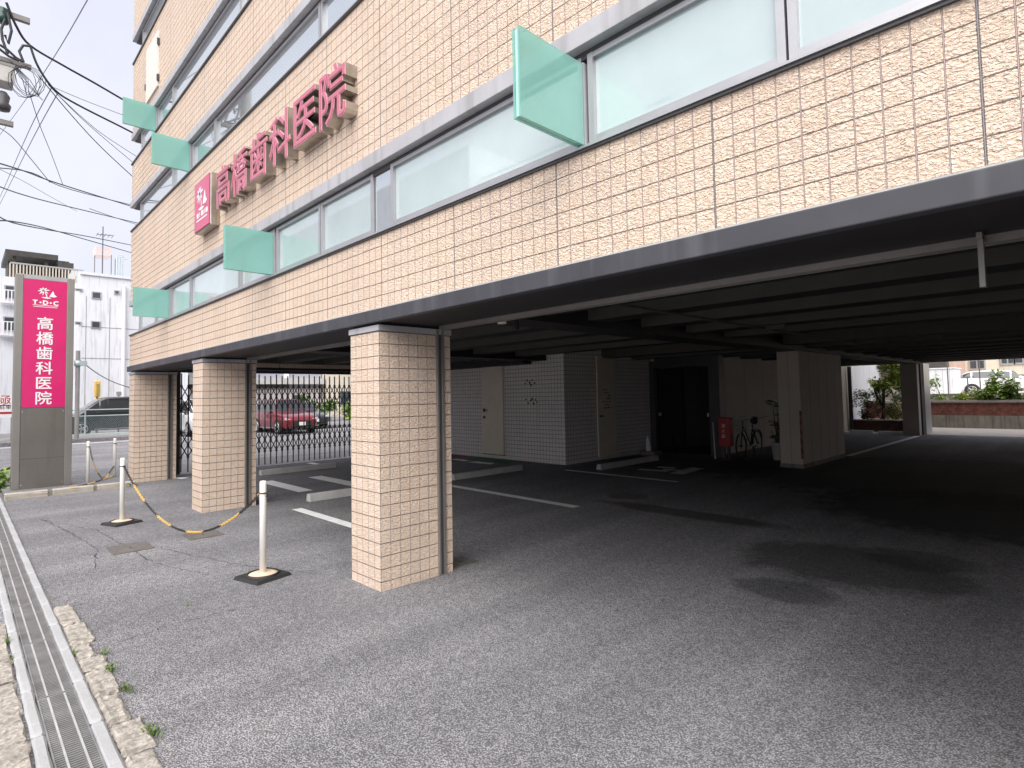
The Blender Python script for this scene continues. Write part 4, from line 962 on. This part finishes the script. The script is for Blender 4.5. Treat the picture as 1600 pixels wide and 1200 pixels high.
# garden tree
r=random.Random(11); t=thing('garden_tree','leafy young tree with two leaning trunks in the rear planter','tree',(-6.0,25.75,.40))
m=MB(); m.tube([(-6.0,25.75,.38),(-5.97,25.78,.9),(-5.95,25.8,1.5),(-5.7,25.9,2.2)],[.075,.06,.045,.025],8); m.build('trunk',M['bark'],t)
m=MB(); m.tube([(-5.97,25.8,.9),(-6.2,25.75,1.4),(-6.3,25.7,1.85)],[.04,.03,.015],7); m.build('trunk',M['bark'],t)
m=MB()
for c,rad,n,mi in (((-5.75,25.7,2.55),.4,420,0),((-5.25,25.8,1.9),.42,420,0),((-5.3,25.8,2.5),.42,380,1),((-5.85,25.7,2.05),.3,260,0),((-5.62,25.8,2.35),.36,420,0),((-5.45,25.9,2.05),.34,360,1),((-5.72,25.8,1.85),.32,300,0),((-5.4,25.7,1.6),.33,330,1),((-5.5,25.8,1.25),.30,280,1),((-6.2,25.6,1.85),.24,240,0),((-6.05,25.7,1.68),.2,120,2),((-5.35,25.9,2.6),.35,300,0),((-5.15,25.9,1.05),.22,140,0),((-5.2,26.3,2.3),.4,300,1)):
    for k in range(4):
        q=Vector((r.gauss(0,.5),r.gauss(0,.5),r.gauss(0,.5)))*rad; leaves(m,Vector(c)+q,rad*.6,n//4,.12,r,mi)
m.build('crown',[M['leaf_yellow'],M['leaf'],M['leaf_dark']],t)
shrub('shrub','dark bushy shrub at the left end of the rear planter','shrub',(-6.62,25.5,.40),[(0,0,1.0,.28,350,0),(-.1,.05,.65,.3,300,1),(.2,.1,.45,.3,260,1)],[M['leaf_dark'],M['leaf_red']],21,.10)
shrub('shrub','reddish dry shrub low in the rear planter, left of the tree','shrub',(-6.35,25.4,.40),[(0,0,.22,.26,280,0),(-.25,.05,.2,.2,200,1),(.2,0,.35,.2,160,0)],[M['leaf_red'],M['leaf_dark']],22,.09)
shrub('shrub','low green and red shrub in the rear planter, right of the tree','shrub',(-5.55,25.5,.40),[(0,0,.15,.2,200,0),(.18,0,.3,.22,160,1),(-.05,.1,.4,.2,140,1)],[M['leaf'],M['leaf_red']],23,.08)
shrub('shrub','tall dark leafy mass behind the tree trunk in the rear planter','shrub',(-6.1,26.2,.40),[(0,0,.6,.4,420,0),(-.3,.1,.9,.35,320,0),(.35,0,.5,.35,320,1),(0,.1,1.25,.3,260,1)],[M['leaf_dark'],M['leaf']],24,.11)
# retaining wall behind, its brick course, bed and hydrangeas
RWY=28.78
t=thing('retaining_wall','stained concrete retaining wall topped with red brick along the rear yard','wall',(-2,RWY,0))
m=MB(); m.box(-5.15,12,RWY,RWY+.25,-.02,.50); cw=m.build('concrete_base',M['old_concrete'],t)
m=MB(); m.box(-5.15,12,RWY+.02,RWY+.2,.501,1.0); m.build('brick_course',M['brick'],t)
m=MB()
for k in range(8): m.box(-4.4+k*1.7,-4.385+k*1.7,RWY-.003,RWY+.001,0,.5)
m.build('wall_joint',M['frame_dark'],cw)
m=MB(); m.box(-5.17,12,RWY-.02,RWY+.22,1.001,1.04); m.build('coping',M['old_concrete'],t)
m=MB(); m.box(-12,12,29.9,30.05,1.0,1.36); tag(m.build('low_wall',M['old_concrete'],None,origin=(0,29.97,1.0)),'low grey-brown wall above the brick course, under the hydrangeas','wall')
m=MB(); m.box(-9.2,-5.2,28.2,28.4,-.02,1.0); tag(m.build('side_wall',M['brick'],None,origin=(-7,28.3,0)),'red brick wall stub behind the garden tree','wall')
shrub('hydrangea','large bright green hydrangea with white blooms above the brick wall','shrub',(-2.85,29.45,1.08),[(0,0,.55,.42,520,0),(-.32,0,.5,.3,320,0),(.36,0,.55,.3,300,0),(-.3,0,.25,.34,320,0),(.35,-.05,.3,.36,360,1),(.05,-.1,.15,.35,260,1),(.7,0,.1,.25,160,1)],[M['leaf'],M['leaf_dark']],31,.15,5,None,12)
shrub('hydrangea','small yellow-green hydrangea left of the large one above the brick wall','shrub',(-3.75,29.4,1.05),[(0,0,.16,.26,260,0),(-.22,0,.2,.2,180,0),(.25,-.05,.08,.22,160,1)],[M['leaf_yellow'],M['leaf']],32,.12,4)
shrub('shrub','sparse weeds above the brick wall beside the rear pillar','shrub',(-4.65,29.4,1.03),[(0,0,.12,.15,60,0),(.4,0,.15,.15,60,0),(-.3,0,.4,.3,140,0),(-.25,0,.9,.3,160,0)],[M['leaf'],M['leaf_yellow']],33,.11,4)
# wire fence posts above the wall, white shed, houses behind
for k,(x,lb) in enumerate(((-4.55,'thin grey post near the rear pillar above the brick wall'),(-3.5,'thin pale post behind the large hydrangea'),(-3.9,'short T-shaped post above the small hydrangea'))):
    z=(3.3,3.2,2.02)[k]; m=MB(); m.cyl((x,29.95,1.1),(x,29.95,z),.022,8)
    if k==2: m.box(x-.22,x+.22,29.93,29.97,z,z+.03)
    tag(m.build('wire_post',M['pole'],None,origin=(x,29.95,1.1)),lb,'post')
t=thing('white_shed','white panelled shed behind the rear wall, right of the rear pillar','shed',(-5.95,38,1.1))
m=MB(); m.box(-6.75,-5.5,38,40,1.1,2.62); m.build('wall',M['white_wall'],t)
m=MB(); m.box(-6.8,-5.45,37.95,40.1,2.62,2.68); m.build('roof',M['white_wall'],t)
m=MB()
for k in range(4): m.box(-6.6+k*.3,-6.59+k*.3,37.99,38.0,1.15,2.6)
m.build('panel_joint',M['frame'],t)
t=thing('cream_house','cream house with paired dark windows behind the white estate car','building',(-4,52,1.1))
m=MB(); m.box(-8.3,-4.9,50,60,1.1,9); m.box(-4.9,14,51.2,60,1.1,9); m.build('wall',M['cream_wall'],t)
for a,b in (((1516,564.5),(1538,575)),((1565,556),(1584,567)),((1586,555),(1612,565.5))):
    Y=50 if a[0]<1550 else 51.2
    p=on_y(*a,Y); q_=on_y(*b,Y); m=MB(); m.box(p.x-.08,q_.x+.08,Y-.1,Y+.02,q_.z-.12,p.z+.08); w_=m.build('window',M['sill'],t)
    m=MB(); m.box(p.x,(p.x+q_.x)/2-.04,Y-.12,Y-.101,q_.z,p.z); m.box((p.x+q_.x)/2+.04,q_.x,Y-.12,Y-.101,q_.z,p.z); m.build('pane',M['window_dark'],w_)
m=MB(); m.box(-4.85,14,50.9,51.19,2.35,2.42); m.build('wall_pipe',M['frame'],t)
m=MB(); m.box(-6.9,-6.75,49.85,49.99,1.1,9); m.build('downpipe',M['white'],t)
m=MB(); m.box(-7.4,-7.0,49.8,49.99,1.4,2.4); m.build('meter_box',M['frame'],t)
m=MB(); m.box(-4.55,-4.2,50.7,51.15,2.45,2.8); m.build('outdoor_unit',M['concrete'],t)
t=thing('pink_house','pinkish house with a dark eave behind the white shed','building',(-11,46,1.1))
m=MB(); m.box(-14,-6.6,46,56,1.1,9); m.build('wall',paint('pinkish_render',(.50,.36,.30),.8),t)
m=MB(); m.box(-8.6,-6.9,45,46,2.7,3.3); m.build('eave',M['roof_dark'],t)
t=thing('old_hut','small weathered hut with a dark door and tin roof behind the garden tree','hut',(-7.5,31,0))
m=MB(); m.box(-9.2,-6.2,31,33,0,2.55); m.build('wall',M['wall_beige'],t)
m=MB(); m.box(-9.4,-6.0,30.5,33.2,2.56,2.68); m.build('roof',M['roof_dark'],t)
m=MB(); m.box(-8.5,-7.75,30.95,30.99,.1,2.45); m.build('door',M['bark'],t)
m=MB(); m.box(-8.2,-7.5,30.35,30.48,2.5,2.66); m.build('gutter_light',M['white'],t)
m=MB(); m.box(-7.5,-7.2,25.8,31.0,0,3.2); tag(m.build('boundary_wall',M['white_wall'],None,origin=(-7.3,28,0)),'pale rendered boundary wall left of the garden tree','wall')
t=thing('far_house','white house with balcony rail seen above the garden tree','building',(-13,50,1))
m=MB(); m.box(-24,-14.2,44,54,1.1,8); m.build('wall',M['cream_wall'],t); m=MB(); m.box(-24,-14,43.2,44,3.6,3.8); m.build('balcony',M['frame'],t)

# ================================================================== things standing in the car park
t=thing('extinguisher_box','red fire extinguisher box with white characters beside the dark entrance','cabinet',(-6.47,13.45,0))
m=MB(); m.box(-6.62,-6.33,13.40,13.62,.30,1.0); bx_=m.build('case',M['red'],t,bevel=.02)
for i,ch in enumerate('消火器'): text_mb(ch,.10,.004).xf(FACE_STREET((-6.49,13.396,.80-.125*i))).build('character',M['white'],bx_)
m=MB(); m.box(-6.56,-6.52,13.45,13.55,0,.30); m.box(-6.43,-6.39,13.45,13.55,0,.30); m.build('stand',M['frame_dark'],t)
m=MB(); m.cyl((-6.64,13.24,.0),(-6.73,13.36,.88),.017,8); o=m.build('leaning_rod',M['sill'],None,origin=(-6.68,13.3,0)); tag(o,'thin white rod leaning beside the red extinguisher box','rod')
m=MB(); m.tube([(-6.97,14.6,.86),(-6.93,15.4,.835),(-6.93,16.4,.845),(-6.97,17.3,.875)],.012,6); tag(m.build('red_rope',M['red'],None,origin=(-6.95,15.9,.85)),'thin red rope strung along the beige wall behind the bicycle','rope')
# bicycle, seen nearly end on
t=thing('bicycle','dark bicycle with front basket parked beside the red extinguisher box','bicycle',(-6.05,13.9,0))
def bp(s,z,o=0): 
    d=Vector((-.06,.998,0)); n=Vector((.998,.06,0)); return Vector((-6.08,13.9,0))+d*s+n*o+Vector((0,0,z))
for s in (-.53,.55):
    m=MB(); m.tube([bp(s+.31*math.cos(a*math.pi/14),.33+.31*math.sin(a*math.pi/14)) for a in range(28)],.019,6,closed=True); wv_=m.build('wheel',M['tyre'],t)
    m=MB(); m.tube([bp(s+.285*math.cos(a*math.pi/12),.33+.285*math.sin(a*math.pi/12)) for a in range(24)],.010,5,closed=True)
    for k in range(10): a=k*math.pi/5; m.tube([bp(s,.33),bp(s+.28*math.cos(a),.33+.28*math.sin(a))],.0025,4)
    m.tube([bp(s,.33,-.04),bp(s,.33,.04)],.022,8); m.build('rim',M['frame_dark'],wv_)
m=MB()
for a,b in (((-.38,.82),(-.53,.33)),((-.36,.80),(.10,.30)),((-.34,.70),(.20,.72)),((.26,.80),(.10,.30)),((.10,.30),(.55,.33)),((.24,.72),(.55,.33)),((-.36,.93),(-.38,.80))): m.tube([bp(*a),bp(*b)],.016,8)
m.build('frame',M['car_black'],t)
m=MB(); m.tube([bp(-.36,.95,-.27),bp(-.30,1.02,-.25),bp(-.33,1.03,-.06),bp(-.33,1.03,.06),bp(-.30,1.02,.25),bp(-.16,1.0,.28)],.012,6); m.build('handlebar',M['metal'],t)
m=MB(); m.tube([bp(.28,.84),bp(.22,.88),bp(.40,.89)],[.03,.05,.09],8); m.build('saddle',M['black'],t)
m=MB()
for k in range(7):
    o=-.17+.34*k/6; m.tube([bp(-.50,.70,o*.8),bp(-.72,.93,o)],.004,4); m.tube([bp(-.46,.72,o*.8),bp(-.48,.95,o)],.004,4)
for z,wd in ((.72,.14),(.82,.155),(.94,.17)): m.tube([bp(-.50-.0,z,-wd),bp(-.50-(z-.7)*.9,z,-wd),bp(-.50-(z-.7)*.9,z,wd),bp(-.46,z,wd)],.005,4,closed=True)
m.build('basket',M['frame'],t)
m=MB(); m.lathe((0,0,0),[(0,.0),(.04,0),(.045,.03),(0,.06)],10); m.xf(Matrix.Translation(bp(-.60,.62))@Matrix.Rotation(math.pi/2,4,'X')); m.build('lamp',M['lamp'],t)
m=MB(); m.tube([bp(.10,.30,-.11),bp(.10,.30,.11)],.016,8); m.box(*[c for c in ()]) if False else m; m.tube([bp(.02,.16,.13),bp(.02,.16,.20)],.02,6); m.tube([bp(.18,.44,-.13),bp(.18,.44,-.20)],.02,6); m.tube([bp(.10,.30,.11),bp(.02,.16,.13)],.01,5); m.tube([bp(.10,.30,-.11),bp(.18,.44,-.13)],.01,5); m.build('crank',M['metal'],t)
m=MB(); m.tube([bp(.55+.35*math.cos(a),.33+.35*math.sin(a)) for a in [math.radians(k) for k in range(20,181,16)]],.022,5); m.build('mudguard',M['car_black'],t)
# potted plants by the board pillar
def potted(x,y,label,ht,pr,ph,seed):
    r=random.Random(seed); t=thing('potted_plant',label,'plant',(x,y,0),'potted plants by the board pillar')
    m=MB(); m.lathe((x,y,0),[(0,0),(pr*.75,0),(pr,ph),(pr*1.06,ph),(pr*1.06,ph-.03)],18); m.build('pot',M['white_post'],t)
    m=MB(); m.lathe((x,y,0),[(0,ph-.012),(pr*.97,ph-.012)],16); m.build('soil',M['soil'],t)
    m=MB()
    for k in range(4):
        e=Vector((x+r.gauss(0,.10),y+r.gauss(0,.08),ht*(.6+.4*r.random()))); m.tube([(x+r.gauss(0,.03),y,ph-.02),(x+(e.x-x)*.6,y+(e.y-y)*.6,(ph+e.z)/2),e],[.014,.01,.006],6)
    m.build('stem',M['bark'],t)
    m=MB()
    for k in range(26):
        z=ph+.05+(ht-ph)*r.random(); a=r.random()*6.28; d=Vector((math.cos(a),math.sin(a),.25)); s=.16+.12*r.random(); p=Vector((x+r.gauss(0,.06),y+r.gauss(0,.06),z)); b=d.cross(Vector((0,0,1))).normalized()
        q=p+d*s*.5+Vector((0,0,.03)); e=p+d*s+Vector((0,0,-.05)); m.face([p,q+b*s*.22,e,q-b*s*.22])
    m.build('leaves',M['leaf_dark'],t)
potted(-5.42,13.95,'taller potted plant with broad dark leaves in a white pot beside the board pillar',1.32,.15,.40,3)
potted(-5.62,14.55,'lower potted plant in a white pot behind the taller one by the board pillar',.75,.13,.30,6)
t=thing('white_bag','crumpled pointed white plastic bag on a mat in the entrance corner','bag',(-8.48,13.2,0))
r=random.Random(2); m=MB(); rings=[]
for i,(rd,z) in enumerate(((.055,.10),(.062,.17),(.048,.26),(.042,.34),(.022,.43),(.004,.50))): rings.append([(-8.48+rd*(1+.35*r.random())*math.cos(k*.785)-.03*i/5,13.2+rd*(1+.3*r.random())*math.sin(k*.785),z) for k in range(8)])
for a,b in zip(rings,rings[1:]):
    for k in range(8): m.face([a[k],a[(k+1)%8],b[(k+1)%8],b[k]])
m.face(rings[0][::-1]); m.build('bag_body',M['white'],t,recalc=True)
m=MB(); m.box(-8.62,-8.2,13.02,13.4,.002,.10); m.build('step_block',M['old_concrete'],t)
# weeds along the joints and at the foot of the pylon
def weed(label,x,y,n,ht,seed,mat='weed'):
    n=int(n*1.5); r=random.Random(seed); m=MB()
    for i in range(n):
        a=r.random()*6.28; d=Vector((math.cos(a),math.sin(a),0)); p=Vector((x+r.gauss(0,ht*.4),y+r.gauss(0,ht*.2),.0)); h=ht*.62*(.4+.8*r.random()); b=d.cross(Vector((0,0,1)))*h*.12
        q=p+d*h*.3+Vector((0,0,h*.65)); e=p+d*h*.75+Vector((0,0,h*.8)); m.face([p,q+b,e,q-b])
    o=m.build('weed',M[mat],None,origin=(x,y,0)); tag(o,label,'weed','weeds along the kerbs'); return o
for i,(x,y,n,h,lb) in enumerate(((-4.62,.72,26,.05,'small weed tuft at the corner of the seam and the granite blocks'),(-4.3,.70,30,.07,'weed tuft between granite blocks at the seam'),(-3.95,.72,28,.06,'weed tuft beside the granite, second from the camera'),(-3.35,.72,34,.07,'weed tuft beside the granite nearest the camera'),(-4.75,.575,24,.05,'weed tuft at the joint of the drain kerb'),(-5.3,.27,26,.06,'weed tuft on the street side of the drain'),
      (-4.95,.27,24,.05,'low weed by the street-side granite blocks'),(-13.9,1.9,40,.12,'weeds around the chain post in the sign bed'),(-13.3,2.4,60,.16,'leafy weed at the foot of the corner pillar bed'),(-5.2,1.35,10,.05,'tiny weed growing in the open asphalt'))):
    weed(lb,x,y,n,h,90+i)
shrub('weed_clump','leafy green weed clump at the left foot of the pylon sign','weed',(-14.6,.55,.05),[(0,0,.18,.22,240,0),(-.3,-.05,.22,.25,240,1),(.1,-.1,.1,.16,120,0)],[M['leaf'],M['leaf_yellow']],41,.09,3)
shrub('street_tree','dark leafy tree beside the beige house, seen at the gate edge','tree',(-41,26.5,.1),[(0,0,2.4,1.3,700,0),(.3,.6,1.4,1.1,500,1),(-.2,-.5,3.6,1.1,500,0)],[M['leaf_dark'],M['leaf']],42,.4,3)
shrub('street_tree','low dark bushes behind the red hatchback','shrub',(-38,18.6,.1),[(0,0,1.0,.7,400,0),(.2,1.6,.9,.7,400,1),(0,-1.6,1.2,.7,400,0)],[M['leaf_dark'],M['leaf']],43,.28,3)

# ================================================================== utility pole and its lines
UX,UY=-15.0,.16
t=thing('utility_pole','concrete utility pole with crossarms, grey equipment box and coiled cables at the top left','utility pole',(UX,UY,0))
m=MB(); m.tube([(UX,UY,0),(UX,UY,13)],[.17,.12],16); m.build('shaft',M['pole'],t)
for (a,b,th) in (((-14,14),(47,25),.05),((-12,84),(49,101),.04),((-12,181),(21,192),.045)):
    p=on_x(a[0],a[1],UX+.2); q_=on_x(b[0],b[1],UX+.2); m=MB(); m.box(UX+.15,UX+.25,p.y,q_.y,(p.z+q_.z)/2-th-.06,(p.z+q_.z)/2+th-.06); m.build('crossarm',M['pole'],t)
p=on_x(-22,95,UX+.35); q_=on_x(21,134,UX+.35)
m=MB(); m.box(UX+.05,UX+.45,p.y,q_.y,q_.z,p.z); eb=m.build('equipment_box',M['concrete'],t,bevel=.02)
m=MB(); m.box(UX+.04,UX+.46,p.y-.01,q_.y+.01,p.z-.02,p.z+.03); m.build('lid',M['pole'],eb)
p=on_x(10,146,UX+.3); m=MB(); m.lathe((UX+.3,p.y-.05,p.z-.35),[(0,0),(.11,0),(.13,.1),(.09,.15),(.11,.28),(.06,.36),(0,.36)],12); m.build('insulator',M['frame_dark'],t)
p=on_x(4,24,UX+.3); m=MB(); m.lathe((UX+.3,p.y,p.z-.15),[(0,0),(.09,0),(.1,.12),(.05,.2),(.09,.28),(0,.32)],12); m.build('insulator',paint('green_glaze',(.012,.05,.04),.3),t)
m=MB(); c=on_x(42,130,UX+.5); r=random.Random(9)
for k in range(5):
    m.tube([Vector((UX+.5+r.gauss(0,.03)+.08*math.sin(a),c.y+(.20+.05*r.random())*math.cos(a)+.03*k-.06,c.z+.02*k+(.24+.05*r.random())*math.sin(a))) for a in [i*.45 for i in range(14)]],.0055,5,closed=True)
for k in range(6): m.tube([(UX+.3,c.y-.25,c.z+.45),(UX+.45,c.y-.1+.03*k,c.z+.1),(UX+.5+.03*k,c.y+r.gauss(0,.1),c.z-.2-.1*r.random())],.007,5)
m.build('cable_coil',M['wire'],t)
m=MB()
for pts in ([(12,20),(18,48),(13,68),(8,55)],[(0,70),(12,78),(25,90),(37,97)],[(37,97),(30,80),(36,71),(47,72)],[(-4,74),(14,88),(30,95)],[(8,30),(2,45),(4,62),(12,84)]):
    m.tube([on_x(a,b,UX+.4) for a,b in pts],.024,7)
m.build('bundled_cable',M['wire'],t)
def line(label, pts, r, mat='wire'):
    """each point: picture x, y and the world X at which the line passes there"""
    P=[on_x(a,b,X) for a,b,X in pts]; Q=[]
    for i in range(len(P)-1):
        for k in range(5):
            u=k/5; p0=P[max(i-1,0)]; p1=P[i]; p2=P[i+1]; p3=P[min(i+2,len(P)-1)]
            Q.append(.5*((2*p1)+(p2-p0)*u+(2*p0-5*p1+4*p2-p3)*u*u+(3*p1-p0-3*p2+p3)*u**3))
    Q.append(P[-1]); m=MB(); m.tube(Q,r*.75,6); o=m.build('overhead_cable',M[mat],None,origin=tuple(P[0])); tag(o,label,'cable'); return o
line('thick black cable bundle slanting down from the pole past the building corner, upper one',[(10,4,-14.7),(25,40,-14.8),(47,71,-15),(100,103,-15.3),(150,131,-15.6),(225,175,-16.2)],.032)
line('thick black cable bundle bending down from the pole towards the topmost glass fin',[(47,71,-15),(60,105,-15),(85,140,-15.2),(120,163,-15.5),(193,200,-16),(235,222,-16.4)],.03)
line('thin grey cable running above the lower thick bundle',[(85,137,-15.2),(140,160,-15.7),(225,192,-16.5)],.009,'wire_grey')
line('black cable sagging from the coil to the building corner, lowest of three',[(60,118,-15.1),(110,178,-15.6),(160,232,-16.1),(225,292,-16.8)],.013)
line('black cable sagging from the coil to the building corner, middle of three',[(75,132,-15.2),(120,178,-15.7),(165,218,-16.2),(225,268,-16.9)],.009)
line('black cable sagging from the coil to the building corner, highest of three',[(90,148,-15.2),(130,185,-15.7),(165,213,-16.2),(225,252,-16.9)],.009)
line('long pale cable crossing the sky diagonally from the upper right',[(140,-6,-12),(85,88,-17),(30,170,-26),(-30,250,-40)],.012,'wire_grey')
line('pale cable slanting from the lower bundle towards the lower left, left one',[(80,138,-15.4),(45,205,-22),(8,290,-34),(-5,318,-40)],.014,'wire_grey')
line('pale cable slanting from the lower bundle towards the lower left, right one',[(90,146,-15.4),(52,215,-22),(12,295,-34),(-5,328,-40)],.014,'wire_grey')
line('dark cable falling from the coil to the lower cables',[(45,142,-15.2),(62,195,-17),(80,240,-19),(98,288,-21)],.010)
line('dark cable curving down at the left edge to the lower cables',[(-5,197,-16),(20,215,-17),(48,248,-18.5),(78,285,-20)],.012)
line('dark twin cable descending to the building corner, upper one of the pair below the coil',[(-5,254,-15),(40,268,-16.5),(95,288,-18.5),(230,330,-23)],.020)
line('dark twin cable descending to the building corner, lower one of the pair below the coil',[(-5,262,-15),(50,270,-16.5),(110,296,-18.5),(230,326,-23)],.014)
line('grey cable below the twin cables, descending towards the second floor windows',[(-5,290,-16),(35,304,-17.5),(95,320,-20),(230,352,-25)],.018)
line('thin grey cable from the left edge crossing the lower cables',[(-5,262,-16),(40,285,-18),(80,308,-20),(120,330,-23)],.009,'wire_grey')
line('black cable above the roof terrace, upper of the two lowest',[(-8,334,-15),(20,348,-16),(80,360,-19),(140,370,-22),(230,388,-27)],.018)
line('black cable above the roof terrace, lower of the two lowest',[(-8,345,-15),(20,346,-16),(70,356,-19),(140,376,-22),(230,402,-27)],.018)
line('thin grey cable right of the roof aerial, dropping to the building corner',[(140,326,-22),(180,340,-25),(230,356,-28)],.014)
line('sagging cable from the slim pole in front of the white wall',[(124,562,-31.5),(150,582,-31.4),(180,598,-31.3),(225,612,-31.2)],.03,'wire_grey')

# ================================================================== across the front street (seen only as reflections in the glass)
t=thing('opposite_block','white stepped block with roof railing across the front street, mirrored in the clinic windows','building',(-22,-9,0))
m=MB(); m.box(-46,-17,-18,-9,0,11.6); m.box(-17,-8.5,-18,-9.6,0,9.4);  m.build('wall',M['white_wall'],t)
for k in range(9):
    for z in (1.2,4.3,7.3): m=MB(); m.box(-44+k*3,-42.6+k*3,-9.04,-8.98,z,z+1.3); m.build('window',M['window_dark'],t)
m=MB()
for k in range(43): m.box(-16.9+k*.2,-16.87+k*.2,-9.7,-9.66,9.4,10.35)
m.box(-17,-8.5,-9.71,-9.65,10.35,10.4); m.build('roof_railing',M['frame'],t)
line2=lambda lb,p,q,r: tag(MB().tube([Vector(p).lerp(Vector(q),k/16)-Vector((0,0,1.4*4*(k/16)*(1-k/16)*.5)) for k in range(17)],r,6).build('overhead_cable',M['wire'],None,origin=p),lb,'cable')
line2('black cable along the front street from the utility pole, outer one',(-15,-.1,9.2),(16,-2.0,9.0),.02)
line2('black cable along the front street from the utility pole, inner one',(-15,-.1,7.6),(16,-1.6,7.4),.016)
